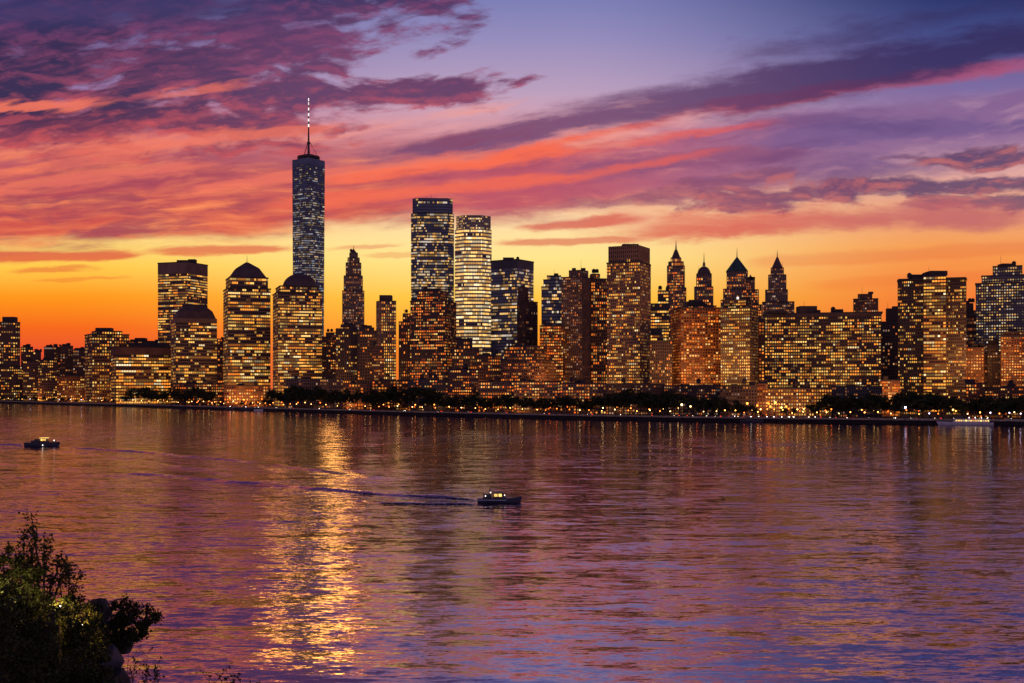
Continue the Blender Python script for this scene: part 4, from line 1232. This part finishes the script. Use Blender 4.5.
# boats lying against the quay below the gap of orange light
for (x, L, kind, lab) in ((231, 14, M_HULLD, 'dark barge moored at the quay below the low pyramid roofed tower'), (247, 19, M_HULLD, 'longer dark boat with one white lamp moored just right of the barge'),
                          (259, 12, M_HULLW, 'small pale boat moored at the right end of the quay below the pyramid roofed tower'), (752, 17, M_HULLD, 'dark moored boat below the green pyramid tower at the quay')):
    d = shore_at(x) - 4.5
    o = empty('moored_boat', ((x - CX) / FPX * d, d, 0)); o.rotation_euler.z = R(-20 if x < 400 else -8)
    tag(o, lab, 'boat')
    part(o, 'hull', hull_shape(L, L * .25, 1.8, .3, .4), kind)
    s = Shape(); s.prism([(-L * .3, -L * .08), (L * .12, -L * .08), (L * .12, L * .08), (-L * .3, L * .08)], 1.8, 3.9, [(-L * .3, -L * .07), (L * .08, -L * .07), (L * .08, L * .07), (-L * .3, L * .07)]); cab = part(o, 'cabin', s, M_CABIN)
    s = Shape(); s.cone((-L * .05, -L * .05), .28, .28, 4.1, 4.6, 8); part(o, 'deck_lamp', s, M_BOATDOT)
    s = Shape(); s.tube((-L * .2, 0, 3.9), (-L * .2, 0, 7), .08, .04); part(o, 'mast', s, M_STEEL)

# ------------------------------------------------------------------ wakes: low ridges of water
def on_water(x, y):
    d = CAMH * FPX / (y - HY)
    return Vector(((x - CX) / FPX * d, d, 0))


def wake(name, pts, w0, w1, h0, h1, mat, n=120, wob=.5, kw=1.4):
    """Swell ridge along a line on the water."""
    P_ = [on_water(*p) for p in pts]
    w0, w1, h0, h1 = w0 * kw, w1 * kw, h0 * kw * 1.05, h1 * kw * 1.5
    r = random.Random(int(pts[0][0]) + 5)
    ph = [r.uniform(0, 6.28) for _ in range(4)]
    v, f = [], []
    seglen = [(b - a).length for a, b in zip(P_, P_[1:])]; tot = sum(seglen)
    for i in range(n + 1):
        s_ = tot * i / n; k = 0
        while k < len(seglen) - 1 and s_ > seglen[k]: s_ -= seglen[k]; k += 1
        p = P_[k].lerp(P_[k + 1], s_ / seglen[k]); d = (P_[k + 1] - P_[k]).normalized(); nn = Vector((-d.y, d.x, 0))
        t = i / n
        a = .88 + .12 * math.sin(t * 37 + ph[0]) * math.sin(t * 17 + ph[1])
        fade = min(1, t * 14, (1 - t) * 14)
        w = (w0 + (w1 - w0) * t) * (.85 + .15 * math.sin(t * 23 + ph[2])); h = (h0 + (h1 - h0) * t) * a * fade
        p = p + nn * wob * math.sin(t * 19 + ph[3])
        for q in range(7):
            u = q / 6 * 2 - 1
            c_ = p + nn * u * w / 2
            v.append((c_.x, c_.y, h * (math.cos(u * math.pi) * .5 + .5) + (.012 if 0 < q < 6 else -.05)))
    for i in range(n):
        for q in range(6):
            a = i * 7 + q; f.append((a, a + 7, a + 8, a + 1))
    o = mesh(name, v, f, mat, None, True); o['kind'] = 'stuff'
    return o


def foam_material():
    m, g, b = new_mat('foam_water')
    geo = g.node('ShaderNodeNewGeometry')
    x, y, z = g.sep(E(g, geo.outputs['Position']))
    n = g.noise(g.xyz(x * .5, y * 1.2, 0), 1, 6, .65)
    f = g.sm(n, .46, .66)
    g.put(b.inputs['Base Color'], g.mix(f, (.02, .03, .08), (.85, .88, .95)))
    g.put(b.inputs['Roughness'], f * .6 + .08)
    c = g.sep(g.noise(g.xyz(x * .9, y * 1.4, 4), 1, 4, .6, color=True))
    vn = g.node('ShaderNodeVectorMath'); vn.operation = 'NORMALIZE'
    g.put(vn.inputs[0], g.xyz((c[0] - .5) * .5, (c[1] - .5) * .8, 1.0)); g.nt.links.new(vn.outputs[0], b.inputs['Normal'])
    b.inputs['IOR'].default_value = 1.333
    return m


M_FOAM = foam_material()
wake('foam', [(480, 502), (455, 501), (420, 499.5), (385, 498)], 3.0, 4.5, .22, .10, M_FOAM, 60, .15, 1.2)
wake('wake', [(482, 500), (440, 497.5), (395, 495.5), (345, 491), (290, 486.5), (240, 482.5), (180, 477), (120, 472)], 3.6, 8, .40, .28, M_WATER)
wake('wake', [(478, 504), (430, 503.5), (400, 502.8), (350, 500.5)], 2.2, 4, .22, .06, M_WATER)
wake('foam', [(478, 500.4), (430, 497.6), (370, 494.4), (330, 490.6)], 1.0, .6, .30, .15, M_FOAM, 60, .1, 1.2)
wake('foam', [(476, 504.6), (430, 504.4), (380, 503)], 1.0, .6, .26, .1, M_FOAM, 60, .1, 1.2)
wake('wake', [(60, 447), (110, 450), (170, 454.5), (230, 460), (280, 465.5), (335, 472), (400, 481)], 4, 9, .42, .26, M_WATER)
wake('wake', [(52, 450), (110, 456), (180, 466), (240, 476)], 5, 9, .25, .18, M_WATER)
wake('wake', [(27, 445.3), (10, 445), (-40, 444), (-90, 443)], 7, 14, .55, .4, M_WATER)
wake('foam', [(26, 446.5), (12, 446), (-30, 445.3)], 3, 6, .2, .1, M_FOAM, 50, .2, 1.2)

# ------------------------------------------------------------------ the near bank: a wooded bluff at the lower left
def smooth(a, b, x):
    t = max(0, min(1, (x - a) / (b - a))); return t * t * (3 - 2 * t)


def bluff_z(x, y):
    z = 17.2 - 8 * max(0, (y - 44) / 26) ** 2
    z -= 19 * smooth(-19.5, -12.5 - .06 * (y - 40), x + .8 * math.sin(y * .35))
    z -= 17 * smooth(52, 80, y)
    z += .5 * math.sin(x * .9 + y * .4) + .3 * math.sin(y * 1.1 - x * .5)
    return max(z, -3)


v, f = [], []
NX, NY = 60, 60
for j in range(NY + 1):
    for i in range(NX + 1):
        x, y = -70 + 66 * i / NX, 14 + 72 * j / NY
        v.append((x, y, bluff_z(x, y)))
for j in range(NY):
    for i in range(NX):
        a = j * (NX + 1) + i; f.append((a, a + 1, a + NX + 2, a + NX + 1))
M_BLUFF = plain('bluff_earth', (.05, .045, .03), .95, .4, .5)
o = mesh('bluff', v, f, M_BLUFF, None, True); o['kind'] = 'structure'

M_SHRUB = leaf_material('shrub_leaves', (.026, .038, .010), (.085, .10, .03), 1.2)
M_STEM = plain('shrub_stem', (.07, .05, .035), .9, .3, 4)


def at(x, y, d):
    return Vector(((x - CX) / FPX * d, d, CAMH - (y - HY) / FPX * d))


def leaf(s, r, p, size, d=None):
    d = d or Vector((r.gauss(0, 1), r.gauss(0, 1), r.gauss(.2, .8))).normalized()
    n = d.orthogonal().normalized(); a = r.uniform(0, 6.28)
    n = n * math.cos(a) + d.cross(n) * math.sin(a)
    w = d.cross(n) * size * r.uniform(.24, .36); L = size * r.uniform(.75, 1.25)
    s.face(p, p + d * L * .45 + w + n * L * .06, p + d * L, p + d * L * .45 - w + n * L * .06)


def shrub(label, d, tips, spread, nleaf, size, seed, group, root=None, drop=2.6, name='shrub', open_=.5):
    """tips: image positions that its branches reach; leaves are strung along the twigs and gathered at their ends."""
    r = random.Random(seed)
    T_ = [at(x, y, d + r.uniform(-1, 1) * spread * .8) for x, y in tips]
    cx_ = sum(t.x for t in T_) / len(T_); cy_ = sum(t.y for t in T_) / len(T_)
    if root is None:
        b = Vector((cx_ - .4, cy_, bluff_z(cx_ - .4, cy_) - .3))
        if b.z < min(t.z for t in T_) - 6: b.z = min(t.z for t in T_) - 6
    else: b = root
    o = empty(name, b); tag(o, label, 'shrub', group)
    st, lf = Shape(), Shape()
    fork = b.lerp(Vector((cx_, cy_, min(t.z for t in T_))), .5)
    st.tube(b, fork, .14, .09, 6)
    for t in T_:
        mid_ = fork.lerp(t, .5) + Vector((r.uniform(-.4, .4), r.uniform(-.4, .4), r.uniform(.0, .4)))
        st.tube(fork, mid_, .075, .045, 5); st.tube(mid_, t, .045, .012, 5)
        per = int(nleaf * 1.9) // len(T_)
        twigs = []
        for k in range(15):
            u = r.uniform(.2, 1.0); base_ = mid_.lerp(t, u) if u > .3 else fork.lerp(mid_, u)
            e_ = base_ + Vector((r.gauss(0, 1), r.gauss(0, 1), r.gauss(.35, .8))).normalized() * spread * r.uniform(.35, 1)
            st.tube(base_, e_, .014, .006, 3); twigs.append((base_, e_))
        twigs.append((mid_, t))
        for k in range(per):
            a_, e_ = twigs[r.randrange(len(twigs))]
            u = r.random() ** open_
            p = a_.lerp(e_, u) + Vector((r.gauss(0, 1), r.gauss(0, 1), r.gauss(0, 1))) * size * .55
            leaf(lf, r, p, size)
    off = tuple(b)
    st.build('stem', M_STEM, o, off); lf.build('foliage', M_SHRUB, o, off)
    return o


GRP = 'shrubs on the near bluff'
shrub('tall airy sapling with open twigs, highest of the near shrubs', 44, [(31, 512), (24, 528), (36, 540), (44, 533), (52, 548), (28, 552), (38, 562), (62, 556), (66, 566), (14, 548)], .42, 760, .135, 1, GRP, None, 2.6, 'sapling', .6)
shrub('leafy shrub with small loose leaves just right of the sapling', 45, [(70, 566), (78, 578), (60, 580), (72, 592), (50, 575), (66, 605)], .45, 900, .12, 2, GRP)
shrub('dense dark bush filling the left edge beneath the sapling', 42, [(4, 556), (18, 562), (32, 572), (8, 578), (26, 590), (44, 588), (12, 600), (38, 604)], .62, 3600, .13, 3, GRP, open_=.4)
shrub('dense dark bush in the middle of the thicket right of the lamps', 41, [(60, 598), (78, 604), (92, 616), (66, 620), (86, 634), (100, 640), (74, 644)], .55, 3000, .13, 4, GRP, open_=.4)
shrub('lower bush with yellow green lit leaves by the left path lamp', 38, [(6, 612), (24, 616), (40, 622), (14, 634), (34, 640), (52, 636)], .55, 2600, .12, 5, GRP, open_=.4)
shrub('large dark bush in the bottom left corner', 34, [(6, 650), (26, 648), (46, 652), (18, 668), (40, 672), (62, 662), (8, 684)], .55, 3200, .12, 6, GRP, open_=.4)
shrub('bush with drooping twigs at the bottom edge right of the corner bush', 35, [(72, 655), (90, 662), (104, 668), (82, 678), (98, 684), (114, 682), (62, 680)], .45, 2600, .11, 7, GRP, open_=.4)
shrub('small dark shrub on the boulders reaching out over the water', 48, [(124, 602), (132, 608), (118, 612), (138, 616), (126, 622), (112, 606)], 0.46, 700, .12, 8, GRP, at(119, 638, 48))
shrub('spreading low shrub covering the broad boulder just above the water', 47.5, [(110, 626), (122, 632), (134, 630), (146, 634), (116, 640), (130, 642), (104, 636)], .4, 1100, .12, 24, GRP, at(118, 656, 47.5))
shrub('little twiggy shrub furthest out over the water', 48, [(146, 606), (154, 616), (148, 622), (158, 620), (142, 626)], .24, 330, .13, 9, GRP, at(134, 640, 48), name='shrub')
# tall stalks that cut into the bottom edge of the picture
def stalks(label, x0, x1, ytop, d, seed, n):
    r = random.Random(seed); st, lf = Shape(), Shape()
    b = at((x0 + x1) / 2, 740, d); o = empty('weed_stalks', b); tag(o, label, 'weeds', 'dry weeds at the bottom edge')
    for i in range(n):
        x = r.uniform(x0, x1); t = at(x, ytop + r.uniform(0, 26), d + r.uniform(-.6, .6)); q = at(x + r.uniform(-8, 8), 745, d)
        m_ = q.lerp(t, .6) + Vector((r.uniform(-.1, .1), 0, 0))
        st.tube(q, m_, .02, .013, 4); st.tube(m_, t, .013, .004, 4)
        for k in range(5):
            a_ = m_.lerp(t, r.random()); e_ = a_ + Vector((r.uniform(-.35, .35), r.uniform(-.3, .3), r.uniform(.1, .4))); st.tube(a_, e_, .008, .003, 3)
            for _ in range(3): leaf(lf, r, a_.lerp(e_, r.uniform(.3, 1)), .10)
    st.build('stem', M_STEM, o, tuple(b)); lf.build('foliage', M_SHRUB, o, tuple(b))


shrub('loose bush of pale lit leaves in front of the white path lamp', 40, [(0, 590), (14, 586), (28, 590), (22, 602), (4, 606), (36, 604), (46, 612)], .5, 1500, .12, 21, GRP, open_=.5)
shrub('loose bush with orange lit leaves in front of the orange path lamp', 39.4, [(66, 606), (78, 612), (92, 622), (70, 626), (84, 636), (96, 644)], .45, 1500, .115, 22, GRP, open_=.5)
shrub('leafy shrub crowding the left side of the tall dark boulder', 45, [(84, 600), (92, 608), (98, 618), (88, 622), (102, 632), (94, 640)], .5, 1800, .125, 23, GRP, open_=.5)
stalks('thin bare weed stalks rising beside the corner thicket at the bottom edge', 128, 162, 648, 30, 31, 9)
stalks('low weed tips just showing at the bottom edge, right of the taller stalks', 205, 252, 668, 30, 32, 9)

M_ROCK = plain('wet_rock', (.045, .042, .05), .55, .4, .9)
for m_ in (M_ROCK,):
    nt_ = m_.node_tree; g_ = G(nt_); b_ = nt_.nodes['Principled BSDF']
    tc_ = g_.node('ShaderNodeTexCoord'); bp_ = g_.node('ShaderNodeBump'); bp_.inputs['Strength'].default_value = 1.0; bp_.inputs['Distance'].default_value = .25
    g_.put(bp_.inputs['Height'], g_.noise(E(g_, tc_.outputs['Object']), 3.2, 8, .65)); nt_.links.new(bp_.outputs[0], b_.inputs['Normal'])
M_ROCKP = plain('pale_rock', (.075, .08, .105), .6, .35, .8)
def boulder(label, x, y, d, rx, ry, rz, seed, mat):
    r = random.Random(seed)
    bm = bmesh.new(); bmesh.ops.create_icosphere(bm, subdivisions=4, radius=1)
    cuts = [(Vector((r.gauss(0, 1), r.gauss(0, 1), r.gauss(0, 1))).normalized(), r.uniform(.62, .95)) for _ in range(13)]
    for v_ in bm.verts:
        p = v_.co.copy()
        for n_, h_ in cuts:
            ex = p.dot(n_) - h_
            if ex > 0: p -= n_ * ex * .92
        p += p.normalized() * .04 * math.sin(p.x * 9 + seed) * math.sin(p.y * 8) * math.sin(p.z * 7 + 1)
        v_.co = Vector((p.x * rx, p.y * ry, p.z * rz))
    me = bpy.data.meshes.new('boulder'); bm.to_mesh(me); bm.free(); me.materials.append(mat)
    o = bpy.data.objects.new('boulder', me); COL.objects.link(o); o.location = at(x, y, d)
    tag(o, label, 'rock', 'boulders on the near bluff'); return o


boulder('tall dark boulder with rounded top beside the middle bush', 99, 610, 47, 0.5, .9, .5, 3, M_ROCK)
boulder('broad dark boulder under the small shrub', 116, 644, 48.5, .8, 1.3, .55, 4, M_ROCK)
boulder('flat dark ledge rock below the tall boulder', 108, 622, 49.5, 1.1, 1.2, .35, 8, M_ROCK)
boulder('pale blue grey rock at the waterside below the dark boulders', 108, 660, 45, .6, .9, .6, 5, M_ROCKP)
boulder('dark rock buried under the pale one at the bottom edge', 108, 700, 44, 1.2, 1.6, 1.2, 6, M_ROCK)

# path lamps hidden among the shrubs
M_PATH = glow('path_lamp_glow', [(0, (255, 236, 200)), (1, (255, 244, 220))], 9, 12)
def path_lamp(label, x, y, d, watts, col):
    p = at(x, y, d); zg = bluff_z(p.x, p.y)
    o = empty('path_lamp', (p.x, p.y, min(zg, p.z - 1))); tag(o, label, 'lamp', 'path lamps among the shrubs')
    h = p.z - o.location.z
    s = Shape(); s.cone((0, 0), .05, .04, 0, h, 8); mesh('post', s.v, s.f, M_STEEL, o)
    s = Shape()
    for (r0, r1, z0, z1) in ((.03, .045, -.04, 0), (.045, .02, 0, .045)): s.cone((0, 0), r0, r1, h + z0, h + z1, 10)
    mesh('lamp_bulb', s.v, s.f, M_PATH, o)
    L = bpy.data.lights.new('lamp_or_wash_light', 'POINT'); L.energy = watts; L.color = col; L.shadow_soft_size = .1
    l = bpy.data.objects.new('lamp_or_wash_light', L); COL.objects.link(l); l.parent = o; l.location = (0, -.1, h + .12)


path_lamp('bright white path lamp glinting through leaves near the left edge', 12, 599, 41, 55, (1, .72, .25))
path_lamp('amber path lamp among leaves right of the white one', 60, 607, 40.6, 26, (1, .6, .15))
path_lamp('orange path lamp lowest in the thicket, right of the amber one', 82, 626, 40.2, 60, (1, .5, .12))
